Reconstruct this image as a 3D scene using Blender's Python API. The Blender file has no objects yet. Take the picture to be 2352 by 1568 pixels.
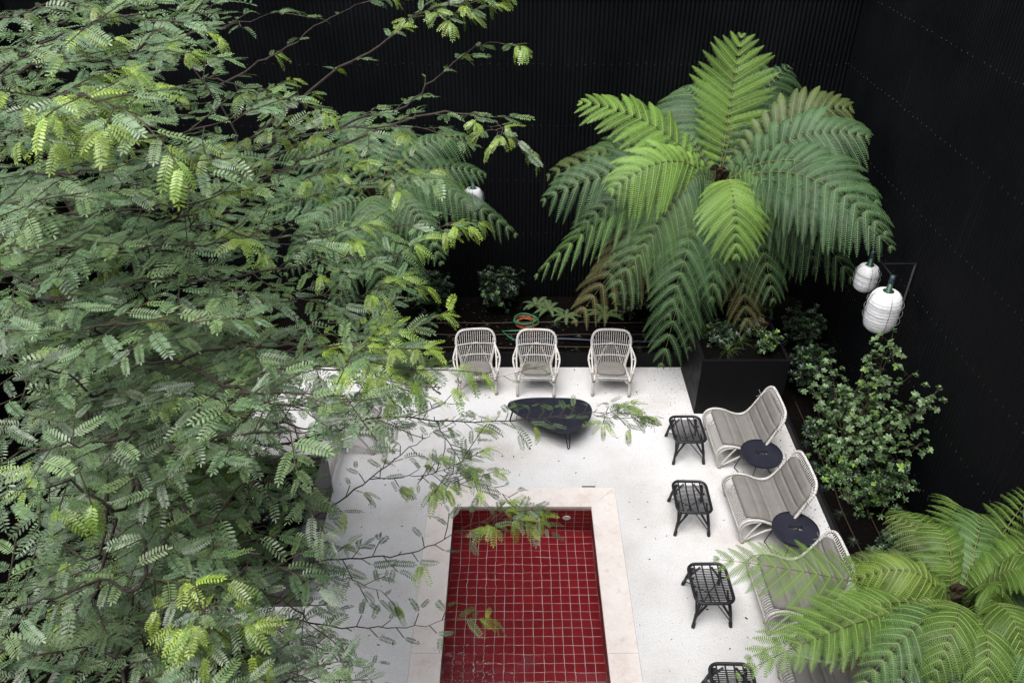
import bpy, math, random
import numpy as np
from mathutils import Vector, Matrix, Quaternion
R = math.radians
rnd = random.Random(7)
rng = np.random.default_rng(11)
scene = bpy.context.scene
COL = scene.collection

# ------------------------------------------------------------------ camera, sky, sun, exposure
H = 8.5
PITCH = R(34.6)
cam_data = bpy.data.cameras.new("camera")
cam_data.lens = 28.0
cam_data.sensor_width = 36.0
cam_data.clip_start = 0.1
cam_data.clip_end = 500
cam_data.dof.use_dof = True
cam_data.dof.focus_distance = 11.0
cam_data.dof.aperture_fstop = 5.0
cam = bpy.data.objects.new("camera", cam_data)
cam.location = (0, 0, H)
cam.rotation_euler = (R(90) - PITCH, 0, 0)
COL.objects.link(cam)
scene.camera = cam

SUN_EL, SUN_AZ = R(68), R(215)
world = bpy.data.worlds.new("World")
scene.world = world
world.use_nodes = True
wn = world.node_tree
wn.nodes.clear()
w_out = wn.nodes.new("ShaderNodeOutputWorld")
w_bg = wn.nodes.new("ShaderNodeBackground")
w_hs = wn.nodes.new("ShaderNodeHueSaturation")
w_sky = wn.nodes.new("ShaderNodeTexSky")
w_sky.sky_type = 'NISHITA'
w_sky.sun_disc = False
w_sky.sun_elevation = SUN_EL
w_sky.sun_rotation = SUN_AZ
w_sky.dust_density = 4.0
w_sky.air_density = 1.0
w_hs.inputs['Saturation'].default_value = 0.52
w_bg.inputs['Strength'].default_value = 0.14
wn.links.new(w_sky.outputs[0], w_hs.inputs['Color'])
wn.links.new(w_hs.outputs[0], w_bg.inputs['Color'])
wn.links.new(w_bg.outputs[0], w_out.inputs['Surface'])

sun_data = bpy.data.lights.new("sun", 'SUN')
sun_data.energy = 1.5
sun_data.angle = R(40)
sun_data.color = (1.0, 0.985, 0.965)
sun = bpy.data.objects.new("sun", sun_data)
sun.rotation_euler = (R(90) - SUN_EL, 0, R(180) - SUN_AZ)
COL.objects.link(sun)

scene.view_settings.view_transform = 'Standard'
scene.view_settings.look = 'None'
scene.view_settings.gamma = 1.0
scene.view_settings.exposure = 1.12
scene.cycles.max_bounces = 7
scene.cycles.transmission_bounces = 8
scene.cycles.transparent_max_bounces = 8
scene.cycles.use_denoising = True
scene.cycles.denoising_prefilter = 'NONE'
scene.cycles.use_adaptive_sampling = True
scene.cycles.sample_clamp_indirect = 3.0
scene.cycles.sample_clamp_direct = 6.0
scene.cycles.adaptive_threshold = 0.008

# ------------------------------------------------------------------ layout helper: where a view ray meets the place
FPX, CX, CY = 1829.0, 1176.0, 784.0
_c, _s = math.cos(PITCH), math.sin(PITCH)
def ray(x, y):
    a, b = (x - CX) / FPX, (CY - y) / FPX
    return Vector((a, _c + b * _s, -_s + b * _c))
def at_depth(x, y, d):
    return Vector((0, 0, H)) + ray(x, y) * d
def on_z(x, y, z=0.0):
    r = ray(x, y); return Vector((0, 0, H)) + r * ((z - H) / r.z)
def on_y(x, y, Y):
    r = ray(x, y); return Vector((0, 0, H)) + r * (Y / r.y)
def on_x(x, y, X):
    r = ray(x, y); return Vector((0, 0, H)) + r * (X / r.x)
def project(P):
    P = np.asarray(P, float)
    X, Y, Z = P[..., 0], P[..., 1], P[..., 2] - H
    zc = Y * _c - Z * _s
    u = Y * _s + Z * _c
    zz = np.where(zc > 0.05, zc, 0.05)
    return CX + FPX * X / zz, CY - FPX * u / zz, zc

# ------------------------------------------------------------------ materials
def material(name, base=(0.5, 0.5, 0.5), rough=0.6, spec=0.5, **kw):
    m = bpy.data.materials.new(name)
    m.use_nodes = True
    b = m.node_tree.nodes['Principled BSDF']
    b.inputs['Base Color'].default_value = (*base, 1)
    b.inputs['Roughness'].default_value = rough
    b.inputs['Specular IOR Level'].default_value = spec
    for k, v in kw.items():
        b.inputs[k.replace('_', ' ')].default_value = v
    return m
class NT:
    def __init__(s, m):
        s.t = m.node_tree; s.b = s.t.nodes.get('Principled BSDF')
    def n(s, kind, **kw):
        nd = s.t.nodes.new('ShaderNode' + kind)
        for k, v in kw.items():
            if hasattr(nd, k): setattr(nd, k, v)
            else: nd.inputs[k.replace('_', ' ')].default_value = v
        return nd
    def l(s, a, b): s.t.links.new(a, b)
    def coords(s, which='Object', scale=(1, 1, 1)):
        tc = s.n('TexCoord'); mp = s.n('Mapping'); mp.inputs['Scale'].default_value = scale
        s.l(tc.outputs[which], mp.inputs[0]); return mp.outputs[0]
    def noise(s, vec, scale, detail=4, rough=0.6):
        nz = s.n('TexNoise'); nz.inputs['Scale'].default_value = scale
        nz.inputs['Detail'].default_value = detail; nz.inputs['Roughness'].default_value = rough
        if vec is not None: s.l(vec, nz.inputs['Vector'])
        return nz
    def ramp(s, fac, stops):
        r = s.n('ValToRGB'); e = r.color_ramp.elements
        while len(e) < len(stops): e.new(0.5)
        for i, (p, c) in enumerate(stops):
            e[i].position = p; e[i].color = (*c, 1) if len(c) == 3 else c
        s.l(fac, r.inputs[0]); return r.outputs[0]
    def mix(s, fac, a, b, mode='MIX'):
        m = s.n('MixRGB'); m.blend_type = mode
        for sock, v in ((m.inputs[0], fac), (m.inputs[1], a), (m.inputs[2], b)):
            if hasattr(v, 'is_linked'): s.l(v, sock)
            elif isinstance(v, (int, float)): sock.default_value = v
            else: sock.default_value = (*v, 1)
        return m.outputs[0]
    def bump(s, h, strength=0.3, dist=0.02):
        b = s.n('Bump'); b.inputs['Strength'].default_value = strength; b.inputs['Distance'].default_value = dist
        s.l(h, b.inputs['Height']); s.l(b.outputs[0], s.b.inputs['Normal']); return b

M = {}
# white bound gravel
m = material('white_gravel', (0.7, 0.68, 0.65), 0.9, 0.2); t = NT(m); v = t.coords('Object')
n1 = t.noise(v, 0.9, 6); n2 = t.noise(v, 52, 5, 0.8); n3 = t.noise(v, 260, 2)
vor = t.n('TexVoronoi'); vor.inputs['Scale'].default_value = 70; t.l(v, vor.inputs['Vector'])
basec = t.ramp(n1.outputs[0], [(0.3, (0.465, 0.458, 0.45)), (0.5, (0.54, 0.542, 0.545)), (0.7, (0.565, 0.572, 0.585))])
pebble = t.ramp(n2.outputs[0], [(0.28, (0.38, 0.35, 0.32)), (0.40, (0.80, 0.78, 0.765)), (0.52, (1, 1, 1)), (0.66, (1, 1, 1)), (0.76, (0.80, 0.70, 0.60))])
c1 = t.mix(0.75, basec, pebble, 'MULTIPLY')
nd_ = t.noise(v, 0.42, 7, 0.72)
c1 = t.mix(1.0, c1, t.ramp(nd_.outputs[0], [(0.50, (1, 1, 1)), (0.60, (0.93, 0.91, 0.885)), (0.72, (0.80, 0.755, 0.70))]), 'MULTIPLY')
t.l(c1, t.b.inputs['Base Color'])
t.bump(t.mix(0.5, n2.outputs[0], vor.outputs['Distance']), 0.6, 0.008)
M['gravel'] = m
# soil
m = material('dark_soil', (0.012, 0.009, 0.007), 0.95, 0.04); t = NT(m); v = t.coords('Object')
n1 = t.noise(v, 22, 6, 0.7)
t.l(t.ramp(n1.outputs[0], [(0.35, (0.0015, 0.0013, 0.0011)), (0.62, (0.0035, 0.003, 0.0026)), (0.80, (0.022, 0.015, 0.010))]), t.b.inputs['Base Color'])
t.bump(n1.outputs[0], 0.9, 0.05)
M['soil'] = m
# black painted corrugated steel with pale run-down streaks
m = material('black_corrugated_paint', (0.008, 0.008, 0.009), 0.5, 0.15); t = NT(m); gp_ = t.n('NewGeometry'); mp_ = t.n('Mapping'); mp_.inputs['Scale'].default_value = (14, 14, 0.35); t.l(gp_.outputs['Position'], mp_.inputs[0]); v = mp_.outputs[0]
n1 = t.noise(v, 1.0, 5, 0.65); n2 = t.noise(gp_.outputs['Position'], 0.8, 4)
st = t.ramp(n1.outputs[0], [(0.60, (0, 0, 0)), (0.82, (1, 1, 1))])
st2 = t.mix(1.0, st, t.ramp(n2.outputs[0], [(0.45, (0, 0, 0)), (0.75, (1, 1, 1))]), 'MULTIPLY')
t.l(t.mix(st2, (0.0026, 0.0029, 0.0038), (0.030, 0.032, 0.040)), t.b.inputs['Base Color'])
t.l(t.ramp(n2.outputs[0], [(0.3, (0.36,) * 3), (0.7, (0.62,) * 3)]), t.b.inputs['Roughness'])
M['wall'] = m
m = material('black_powder_coat', (0.004, 0.004, 0.005), 0.55, 0.12); t = NT(m); n = t.noise(t.coords('Object'), 3, 5)
t.l(t.ramp(n.outputs[0], [(0.3, (0.45,) * 3), (0.7, (0.68,) * 3)]), t.b.inputs['Roughness']); M['steel'] = m
m = material('grey_planter_steel', (0.062, 0.058, 0.056), 0.55, 0.4); t = NT(m); n = t.noise(t.coords('Object'), 4, 5)
t.l(t.ramp(n.outputs[0], [(0.3, (0.05, 0.047, 0.045)), (0.7, (0.075, 0.07, 0.067))]), t.b.inputs['Base Color']); M['grey_steel'] = m
M['rivet'] = material('galvanised_rivet', (0.055, 0.055, 0.06), 0.45, 0.6)
# rattans
def rattan(name, c, d, rough):
    m = material(name, c, rough, 0.4); t = NT(m); n = t.noise(t.coords('Object'), 38, 4)
    t.l(t.ramp(n.outputs[0], [(0.3, d), (0.62, c)]), t.b.inputs['Base Color']); t.bump(n.outputs[0], 0.25, 0.004); return m
M['rattan'] = rattan('white_washed_rattan', (0.52, 0.505, 0.485), (0.37, 0.352, 0.33), 0.6)
M['rattan_wrap'] = rattan('pale_rattan_wrap', (0.57, 0.56, 0.545), (0.41, 0.39, 0.37), 0.55)
M['rattan_cap'] = rattan('leg_cap', (0.32, 0.295, 0.265), (0.24, 0.215, 0.19), 0.7)
M['black_rattan'] = rattan('black_rattan', (0.012, 0.012, 0.015), (0.007, 0.007, 0.009), 0.42)
def cloth(name, c):
    m = material(name, c, 0.9, 0.2); t = NT(m); v = t.coords('Object'); n = t.noise(v, 6, 5); n2 = t.noise(v, 420, 2)
    t.l(t.ramp(n.outputs[0], [(0.3, tuple(x * 0.88 for x in c)), (0.7, tuple(x * 1.08 for x in c))]), t.b.inputs['Base Color'])
    t.bump(t.mix(0.35, n.outputs[0], n2.outputs[0]), 0.3, 0.01); return m
M['cushion'] = cloth('taupe_cushion_cloth', (0.170, 0.161, 0.150))
M['table'] = material('black_table_top', (0.010, 0.010, 0.014), 0.48, 0.4)
t = NT(M['table']); n = t.noise(t.coords('Object'), 5, 6)
t.l(t.ramp(n.outputs[0], [(0.35, (0.008, 0.009, 0.017)), (0.65, (0.012, 0.013, 0.023))]), t.b.inputs['Base Color'])
t.l(t.ramp(n.outputs[0], [(0.3, (0.40,) * 3), (0.7, (0.58,) * 3)]), t.b.inputs['Roughness'])
# paper lantern
m = material('white_lantern_paper', (0.80, 0.80, 0.82), 0.75, 0.2); t = NT(m); v = t.coords('Object'); n = t.noise(v, 30, 4)
t.l(t.ramp(n.outputs[0], [(0.3, (0.60, 0.60, 0.615)), (0.6, (0.69, 0.69, 0.70))]), t.b.inputs['Base Color'])
t.b.inputs['Subsurface Weight'].default_value = 0.0
t.bump(n.outputs[0], 0.25, 0.01); M['paper'] = m
M['green_metal'] = material('green_lamp_socket', (0.012, 0.055, 0.030), 0.4, 0.5)
M['teal_metal'] = material('teal_lamp_cap', (0.018, 0.040, 0.048), 0.4, 0.5)
M['wire'] = material('grey_green_wire', (0.14, 0.17, 0.17), 0.5, 0.5)
# pool
m = material('red_glazed_tile', (0.18, 0.006, 0.009), 0.3, 0.12); t = NT(m); oi = t.n('ObjectInfo'); v = t.coords('Generated'); n = t.noise(v, 2.2, 4)
t.l(t.mix(0.4, t.ramp(oi.outputs['Random'], [(0.0, (0.22, 0.009, 0.013)), (0.5, (0.26, 0.0105, 0.015)), (1.0, (0.30, 0.014, 0.018))]),
          t.ramp(n.outputs[0], [(0.3, (0.17, 0.007, 0.012)), (0.7, (0.31, 0.014, 0.018))])), t.b.inputs['Base Color'])
t.bump(n.outputs[0], 0.25, 0.01); M['tile'] = m
M['grout'] = material('white_grout', (0.64, 0.62, 0.61), 0.85, 0.2)
m = material('pink_limestone', (0.7, 0.62, 0.57), 0.5, 0.35); t = NT(m); v = t.coords('Object'); n = t.noise(v, 2.6, 8, 0.7); n2 = t.noise(v, 9, 6, 0.7)
cA = t.ramp(n.outputs[0], [(0.30, (0.50, 0.42, 0.39)), (0.44, (0.565, 0.52, 0.495)), (0.60, (0.60, 0.57, 0.55)), (0.76, (0.48, 0.445, 0.46))])
cB = t.ramp(n2.outputs[0], [(0.34, (0.88, 0.79, 0.74)), (0.46, (1, 1, 1)), (0.7, (0.98, 0.96, 0.94))])
t.l(t.mix(0.8, cA, cB, 'MULTIPLY'), t.b.inputs['Base Color']); t.bump(n2.outputs[0], 0.08, 0.01); M['stone'] = m
m = material('pool_water', (0.97, 0.99, 1.0), 0.0, 0.5, IOR=1.33, Transmission_Weight=1.0); t = NT(m); v = t.coords('Object')
nw = t.noise(v, 2.2, 2, 0.45)
msk = t.ramp(t.noise(v, 0.55, 2).outputs[0], [(0.42, (0.10,) * 3), (0.66, (1, 1, 1))])
nf = t.noise(v, 6.0, 2, 0.5)
jm = t.n('Mapping'); jm.inputs['Location'].default_value = (0.75, -5.9, 0.0); jm.inputs['Scale'].default_value = (1.15, 1.15, 1.15)
jt = t.n('TexCoord'); t.l(jt.outputs['Object'], jm.inputs[0]); jg = t.n('TexGradient'); jg.gradient_type = 'SPHERICAL'; t.l(jm.outputs[0], jg.inputs[0])
jr = t.mix(1.0, t.noise(t.coords('Object', (1.0, 2.2, 1.0)), 7.5, 2, 0.5).outputs[0], jg.outputs['Color'], 'MULTIPLY')
hgt = t.mix(1.0, t.mix(0.25, nw.outputs[0], nf.outputs[0]), msk, 'MULTIPLY')
t.bump(t.mix(1.0, hgt, jr, 'ADD'), 0.75, 0.035); M['water'] = m
M['nozzle'] = material('white_nozzle', (0.7, 0.7, 0.72), 0.35, 0.5)
# plants
def leaf_mat(name, rough=0.45, spec=0.5, trans=0.3, tint=(1, 1, 1), vary=0.25):
    m = material(name, (0.1, 0.15, 0.08), rough, spec); t = NT(m)
    a = t.n('Attribute'); a.attribute_name = 'col'; oi = t.n('ObjectInfo')
    hs = t.n('HueSaturation')
    mr = t.n('MapRange'); mr.inputs['To Min'].default_value = 1 - vary; mr.inputs['To Max'].default_value = 1 + vary
    t.l(oi.outputs['Random'], mr.inputs[0]); t.l(mr.outputs[0], hs.inputs['Value']); t.l(a.outputs['Color'], hs.inputs['Color'])
    c = t.mix(1.0, hs.outputs[0], tint, 'MULTIPLY'); t.l(c, t.b.inputs['Base Color'])
    tr = t.n('BsdfTranslucent'); t.l(t.mix(1.0, c, (1.5, 1.55, 0.7), 'MULTIPLY'), tr.inputs['Color'])
    mx = t.n('MixShader'); mx.inputs[0].default_value = trans
    t.l(t.b.outputs[0], mx.inputs[1]); t.l(tr.outputs[0], mx.inputs[2])
    t.l(mx.outputs[0], t.t.nodes['Material Output'].inputs['Surface']); return m
M['locust'] = leaf_mat('locust_leaf', 0.46, 0.85, 0.22, vary=0.25)
M['fern'] = leaf_mat('tree_fern_frond', 0.5, 0.35, 0.22, vary=0.06)
M['shrub'] = leaf_mat('glossy_shrub_leaf', 0.38, 0.5, 0.2, vary=0.3)
M['grass'] = leaf_mat('dark_grass_blade', 0.45, 0.4, 0.1)
def bark(name, a, b, sc=30):
    m = material(name, a, 0.85, 0.2); t = NT(m); n = t.noise(t.coords('Object', (1, 1, 0.4)), sc, 5, 0.7)
    t.l(t.ramp(n.outputs[0], [(0.3, b), (0.7, a)]), t.b.inputs['Base Color']); t.bump(n.outputs[0], 0.6, 0.02); return m
M['bark'] = bark('brown_bark', (0.060, 0.046, 0.038), (0.024, 0.019, 0.016))
M['twig'] = bark('twig_bark', (0.075, 0.070, 0.040), (0.035, 0.030, 0.020), 60)
M['fern_trunk'] = bark('fibrous_fern_trunk', (0.040, 0.026, 0.015), (0.010, 0.007, 0.005), 55)
M['drip'] = material('brown_drip_pipe', (0.026, 0.014, 0.010), 0.5, 0.4)
M['green_hose'] = material('green_hose', (0.022, 0.15, 0.065), 0.35, 0.5)
M['orange_hose'] = material('orange_cable', (0.30, 0.055, 0.018), 0.4, 0.5)
M['blue_pipe'] = material('blue_black_pipe', (0.018, 0.024, 0.055), 0.35, 0.5)
M['litter'] = leaf_mat('dry_leaf_litter', 0.8, 0.2, 0.0)

# ------------------------------------------------------------------ mesh helpers
def link(o, parent=None):
    COL.objects.link(o)
    if parent is not None: o.parent = parent
    return o
def fastmesh(name, V, faces, mat=None, smooth=False, col=None):
    """V (n,3); faces: list of integer arrays (m,k)."""
    me = bpy.data.meshes.new(name)
    V = np.ascontiguousarray(V, dtype=np.float32)
    if not isinstance(faces, (list, tuple)): faces = [faces]
    faces = [np.asarray(f, dtype=np.int32) for f in faces if len(f)]
    loops = np.concatenate([f.ravel() for f in faces])
    tot = np.concatenate([np.full(len(f), f.shape[1], np.int32) for f in faces])
    start = np.concatenate([[0], np.cumsum(tot)[:-1]]).astype(np.int32)
    me.vertices.add(len(V)); me.vertices.foreach_set('co', V.ravel())
    me.loops.add(len(loops)); me.loops.foreach_set('vertex_index', loops)
    me.polygons.add(len(tot)); me.polygons.foreach_set('loop_start', start)
    if col is not None:
        at = me.attributes.new('col', 'FLOAT_COLOR', 'POINT')
        c4 = np.ones((len(V), 4), np.float32); c4[:, :3] = col
        at.data.foreach_set('color', c4.ravel())
    me.update(calc_edges=True); me.validate()
    if smooth: me.polygons.foreach_set('use_smooth', np.ones(len(tot), bool))
    if mat is not None: me.materials.append(mat)
    return me
class MB:
    def __init__(s): s.v = []; s.f = []; s.nv = 0
    def add(s, V, F):
        V = [tuple(p) for p in V]
        s.f += [tuple(i + s.nv for i in f) for f in F]; s.v += V; s.nv += len(V); return s
    def box(s, a, b):
        (x0, y0, z0), (x1, y1, z1) = a, b
        V = [(x0, y0, z0), (x1, y0, z0), (x1, y1, z0), (x0, y1, z0), (x0, y0, z1), (x1, y0, z1), (x1, y1, z1), (x0, y1, z1)]
        return s.add(V, [(3, 2, 1, 0), (4, 5, 6, 7), (0, 1, 5, 4), (1, 2, 6, 5), (2, 3, 7, 6), (3, 0, 4, 7)])
    def tube(s, pts, r, n=6, closed=False, cap=True):
        P = [Vector(p) for p in pts]; N = len(P)
        rr = r if isinstance(r, (list, tuple)) else [r] * N
        T = []
        for i in range(N):
            if closed: d = P[(i + 1) % N] - P[i - 1]
            else: d = P[min(i + 1, N - 1)] - P[max(i - 1, 0)]
            T.append(d.normalized() if d.length > 1e-9 else Vector((0, 0, 1)))
        ref = Vector((0, 0, 1)) if abs(T[0].z) < 0.9 else Vector((1, 0, 0))
        u = T[0].cross(ref).normalized(); V = []
        for i in range(N):
            if i: 
                q = T[i - 1].rotation_difference(T[i]); u = (q @ u)
            u = (u - T[i] * u.dot(T[i])).normalized(); w = T[i].cross(u)
            for k in range(n):
                a = 2 * math.pi * k / n
                V.append(P[i] + (u * math.cos(a) + w * math.sin(a)) * rr[i])
        F = []
        for i in range(N if closed else N - 1):
            j = (i + 1) % N
            for k in range(n):
                l = (k + 1) % n
                F.append((i * n + k, i * n + l, j * n + l, j * n + k))
        if cap and not closed:
            F.append(tuple(range(n - 1, -1, -1))); F.append(tuple((N - 1) * n + k for k in range(n)))
        return s.add(V, F)
    def lathe(s, prof, n=24, c=(0, 0, 0)):
        V = []; N = len(prof)
        for r, z in prof:
            for k in range(n):
                a = 2 * math.pi * k / n; V.append((c[0] + r * math.cos(a), c[1] + r * math.sin(a), c[2] + z))
        F = [(i * n + k, i * n + (k + 1) % n, (i + 1) * n + (k + 1) % n, (i + 1) * n + k) for i in range(N - 1) for k in range(n)]
        return s.add(V, F)
    def obj(s, name, mat, parent=None, smooth=False, loc=None):
        me = bpy.data.meshes.new(name); me.from_pydata(s.v, [], s.f); me.update()
        if smooth: me.polygons.foreach_set('use_smooth', [True] * len(me.polygons))
        me.materials.append(mat)
        o = link(bpy.data.objects.new(name, me), parent)
        if loc is not None: o.location = loc
        return o
def spline(pts, n=6, closed=False):
    P = [Vector(p) for p in pts]; N = len(P); out = []
    for i in range(N if closed else N - 1):
        g = lambda k: P[k % N] if closed else P[max(0, min(N - 1, k))]
        a, b, c, d = g(i - 1), g(i), g(i + 1), g(i + 2)
        for k in range(n):
            t = k / n
            out.append(0.5 * ((2 * b) + (c - a) * t + (2 * a - 5 * b + 4 * c - d) * t * t + (3 * b - 3 * c + d - a) * t ** 3))
    if not closed: out.append(P[-1])
    return out
def tag(o, label, cat, group=None, kind=None):
    o['label'] = label; o['category'] = cat
    if group: o['group'] = group
    if kind: o['kind'] = kind
    return o
def structure(o): o['kind'] = 'structure'; return o
def empty(name, loc=(0, 0, 0), rz=0.0):
    o = bpy.data.objects.new(name, None); o.empty_display_size = 0.2
    o.location = loc; o.rotation_euler = (0, 0, rz); COL.objects.link(o); return o
def copy_tree(o, parent=None):
    c = o.copy(); COL.objects.link(c); c.parent = parent
    for ch in [x for x in o.children]: copy_tree(ch, c)
    return c

WALL_Y, WALL_X, LEFT_X, NEAR_Y = 13.62, 5.66, -8.2, -0.9
BED_Y, BED_X = 11.53, 4.48
PX0, PX1, PY1, PY0 = -0.84, 1.145, 8.12, 2.6       # pool opening
CW = 0.375                                          # coping width
WATER_Z = -0.035
POOL_Z = -0.80

# ------------------------------------------------------------------ ground, beds
def sheet_with_hole(name, x0, x1, y0, y1, hx0, hx1, hy0, hy1, z, mat):
    V = [(x0, y0, z), (x1, y0, z), (x1, y1, z), (x0, y1, z), (hx0, hy0, z), (hx1, hy0, z), (hx1, hy1, z), (hx0, hy1, z)]
    return MB().add(V, [(0, 1, 5, 4), (1, 2, 6, 5), (2, 3, 7, 6), (3, 0, 4, 7)]).obj(name, mat)
structure(sheet_with_hole('ground', -60, 60, -30, 60, PX0 - CW - 0.002, PX1 + CW + 0.002, PY0 - CW - 0.002, PY1 + CW + 0.002, 0.0, M['gravel']))

def soil_patch(name, x0, x1, y0, y1, z, nx, ny, amp=0.03):
    V = []; F = []
    for j in range(ny + 1):
        for i in range(nx + 1):
            V.append((x0 + (x1 - x0) * i / nx, y0 + (y1 - y0) * j / ny, z + rnd.uniform(-amp, amp)))
    for j in range(ny):
        for i in range(nx):
            a = j * (nx + 1) + i; F.append((a, a + 1, a + nx + 2, a + nx + 1))
    return structure(MB().add(V, F).obj(name, M['soil'], smooth=True))
soil_patch('planting_bed_soil', LEFT_X, WALL_X, BED_Y + 0.03, WALL_Y + 0.05, 0.19, 60, 12)
soil_patch('planting_bed_soil', BED_X + 0.03, WALL_X + 0.05, NEAR_Y, BED_Y - 0.01, 0.06, 8, 50, 0.02)
# curved bed along the left side
lb = [(-4.6, 11.5), (-4.35, 10.3), (-4.45, 9.1), (-4.15, 8.0), (-3.95, 7.0), (-4.05, 6.0), (-4.6, 5.0), (-4.9, 3.5), (-4.9, NEAR_Y)]
lbs = spline([(x, y, 0) for x, y in lb], 6)
Vb = []
for p in lbs:
    Vb += [(p.x, p.y, 0.05), ((p.x + LEFT_X) / 2, p.y, 0.09 + rnd.uniform(-.02, .03)), (LEFT_X, p.y, 0.06)]
Fb = []
for i in range(len(lbs) - 1):
    for k in range(2): a = i * 3 + k; Fb.append((a, a + 3, a + 4, a + 1))
structure(MB().add(Vb, Fb).obj('planting_bed_soil', M['soil'], smooth=True))
tag(MB().tube([(p.x, p.y, 0.035) for p in lbs], 0.035, 6).obj('garden_edging', M['steel']), 'curved black steel edging of the bed under the big left tree', 'edging')

# black edging boards
tag(MB().box((LEFT_X, BED_Y - 0.025, 0), (BED_X + 0.5, BED_Y + 0.025, 0.30)).obj('garden_edging', M['steel']), 'black low edging board behind the three white chairs', 'edging')
tag(MB().box((BED_X - 0.02, NEAR_Y, 0), (BED_X + 0.03, BED_Y - 0.03, 0.13)).obj('garden_edging', M['steel']), 'narrow black edging along the right hand shrub bed', 'edging')

# ------------------------------------------------------------------ corrugated walls
PITCH_C = 0.0725
NC = 8
SW = PITCH_C * NC
def corr_sheet(h, lip=0.005):
    V = []; S = 8
    n = NC * S + 1
    for z, off in ((0.0, lip), (h, 0.0)):
        for i in range(n):
            x = SW * i / (n - 1); V.append((x, -off + 0.0105 * math.cos(2 * math.pi * i / S), z))
    for dy in (0.0, 0.010):
        for i in range(n):
            x = SW * i / (n - 1); V.append((x, -lip + dy + 0.0105 * math.cos(2 * math.pi * i / S), 0.0))
    F = [(i, i + 1, n + i + 1, n + i) for i in range(n - 1)] + [(3 * n + i, 3 * n + i + 1, 2 * n + i + 1, 2 * n + i) for i in range(n - 1)]
    me = bpy.data.meshes.new('corrugated_sheet'); me.from_pydata(V, [], F); me.update()
    me.polygons.foreach_set('use_smooth', [True] * len(F)); me.materials.append(M['wall']); return me
def dome(mb, c, nrm, r):
    nrm = Vector(nrm); u = nrm.orthogonal().normalized(); w = nrm.cross(u); V = []
    for rr, h in ((1, 0), (0.75, 0.55), (0.0, 0.8)):
        for k in range(6):
            a = k * math.pi / 3; V.append(Vector(c) + (u * math.cos(a) + w * math.sin(a)) * r * rr + nrm * r * h)
    mb.add(V, [(i * 6 + k, i * 6 + (k + 1) % 6, (i + 1) * 6 + (k + 1) % 6, (i + 1) * 6 + k) for i in range(2) for k in range(6)])
ROWS = [(0.12, 2.55), (2.55, 5.74), (5.74, 9.0), (9.0, 12.6)]
SHEETS = [corr_sheet(b - a + 0.10) for a, b in ROWS]
def corrugated_wall(name, origin, rz, length, label, rivet_rows, rows=3, top=9.05):
    root = empty(name, origin, rz); tag(root, label, 'wall')
    MB().box((0, 0.03, 0), (length, 0.16, top)).obj('backing', M['steel'], root)
    k = 0; x = 0.0
    while x < length - 0.02:
        for (a, b), me in list(zip(ROWS, SHEETS))[:rows]:
            o = link(bpy.data.objects.new('corrugated_sheet', me), root); o.location = (x, 0, a)
        x += SW * 0.9999; k += 1
    mb = MB()
    for z in rivet_rows:
        c = 0
        while c * PITCH_C < length:
            cc = c % NC
            if cc in (0, 2, 6): dome(mb, (c * PITCH_C, -0.024, z + rnd.uniform(-.012, .012)), (0, -1, 0), 0.0078)
            elif cc == 4 and rnd.random() < 0.7: dome(mb, (c * PITCH_C, -0.024, z + rnd.uniform(-.012, .012)), (0, -1, 0), 0.0078)
            c += 1
    rv = mb.obj('rivets', M['rivet'], root); rv['kind'] = 'stuff'
    return root
RV = [0.62, 1.62, 2.68, 3.7, 4.75, 5.84, 6.9]
corrugated_wall('corrugated_wall', (LEFT_X, WALL_Y, 0), 0, WALL_X - LEFT_X, 'tall black corrugated metal wall across the back behind the chairs', RV, 4, 12.7)
corrugated_wall('corrugated_wall', (WALL_X, WALL_Y, 0), R(-90), WALL_Y - NEAR_Y, 'tall black corrugated metal wall down the right side with lantern brackets', RV)
corrugated_wall('corrugated_wall', (LEFT_X, NEAR_Y, 0), R(90), WALL_Y - NEAR_Y, 'black corrugated metal wall hidden behind the tree on the left', [2.68], 2, 5.8)
# near building that the camera looks out from
nb = empty('building', (0, NEAR_Y, 0)); tag(nb, 'dark rendered building on the near side of the courtyard', 'building')
MB().box((LEFT_X - 1, -0.5, 0), (WALL_X + 1, 0.0, 9.0)).obj('wall', M['steel'], nb)

# ------------------------------------------------------------------ pool
pool = empty('pool', ((PX0 + PX1) / 2, (PY0 + PY1) / 2, 0)); tag(pool, 'narrow plunge pool lined with dark red square tiles', 'pool')
POFF = -pool.location
g = MB()
e = 0.03
g.add([(PX0 - e, PY0 - e, POOL_Z), (PX1 + e, PY0 - e, POOL_Z), (PX1 + e, PY1 + e, POOL_Z), (PX0 - e, PY1 + e, POOL_Z)], [(0, 1, 2, 3)])
g.add([(PX0 - e, PY1 + e, POOL_Z), (PX1 + e, PY1 + e, POOL_Z), (PX1 + e, PY1 + e, -0.03), (PX0 - e, PY1 + e, -0.03)], [(3, 2, 1, 0)])
g.add([(PX0 - e, PY0 - e, POOL_Z), (PX1 + e, PY0 - e, POOL_Z), (PX1 + e, PY0 - e, -0.03), (PX0 - e, PY0 - e, -0.03)], [(0, 1, 2, 3)])
g.add([(PX0 - e, PY0 - e, POOL_Z), (PX0 - e, PY1 + e, POOL_Z), (PX0 - e, PY1 + e, -0.03), (PX0 - e, PY0 - e, -0.03)], [(3, 2, 1, 0)])
g.add([(PX1 + e, PY0 - e, POOL_Z), (PX1 + e, PY1 + e, POOL_Z), (PX1 + e, PY1 + e, -0.03), (PX1 + e, PY0 - e, -0.03)], [(0, 1, 2, 3)])
g.obj('grout_bed', M['grout'], pool, loc=POFF)
TS = (PX1 - PX0 + 2 * e) / 16.0
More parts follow.
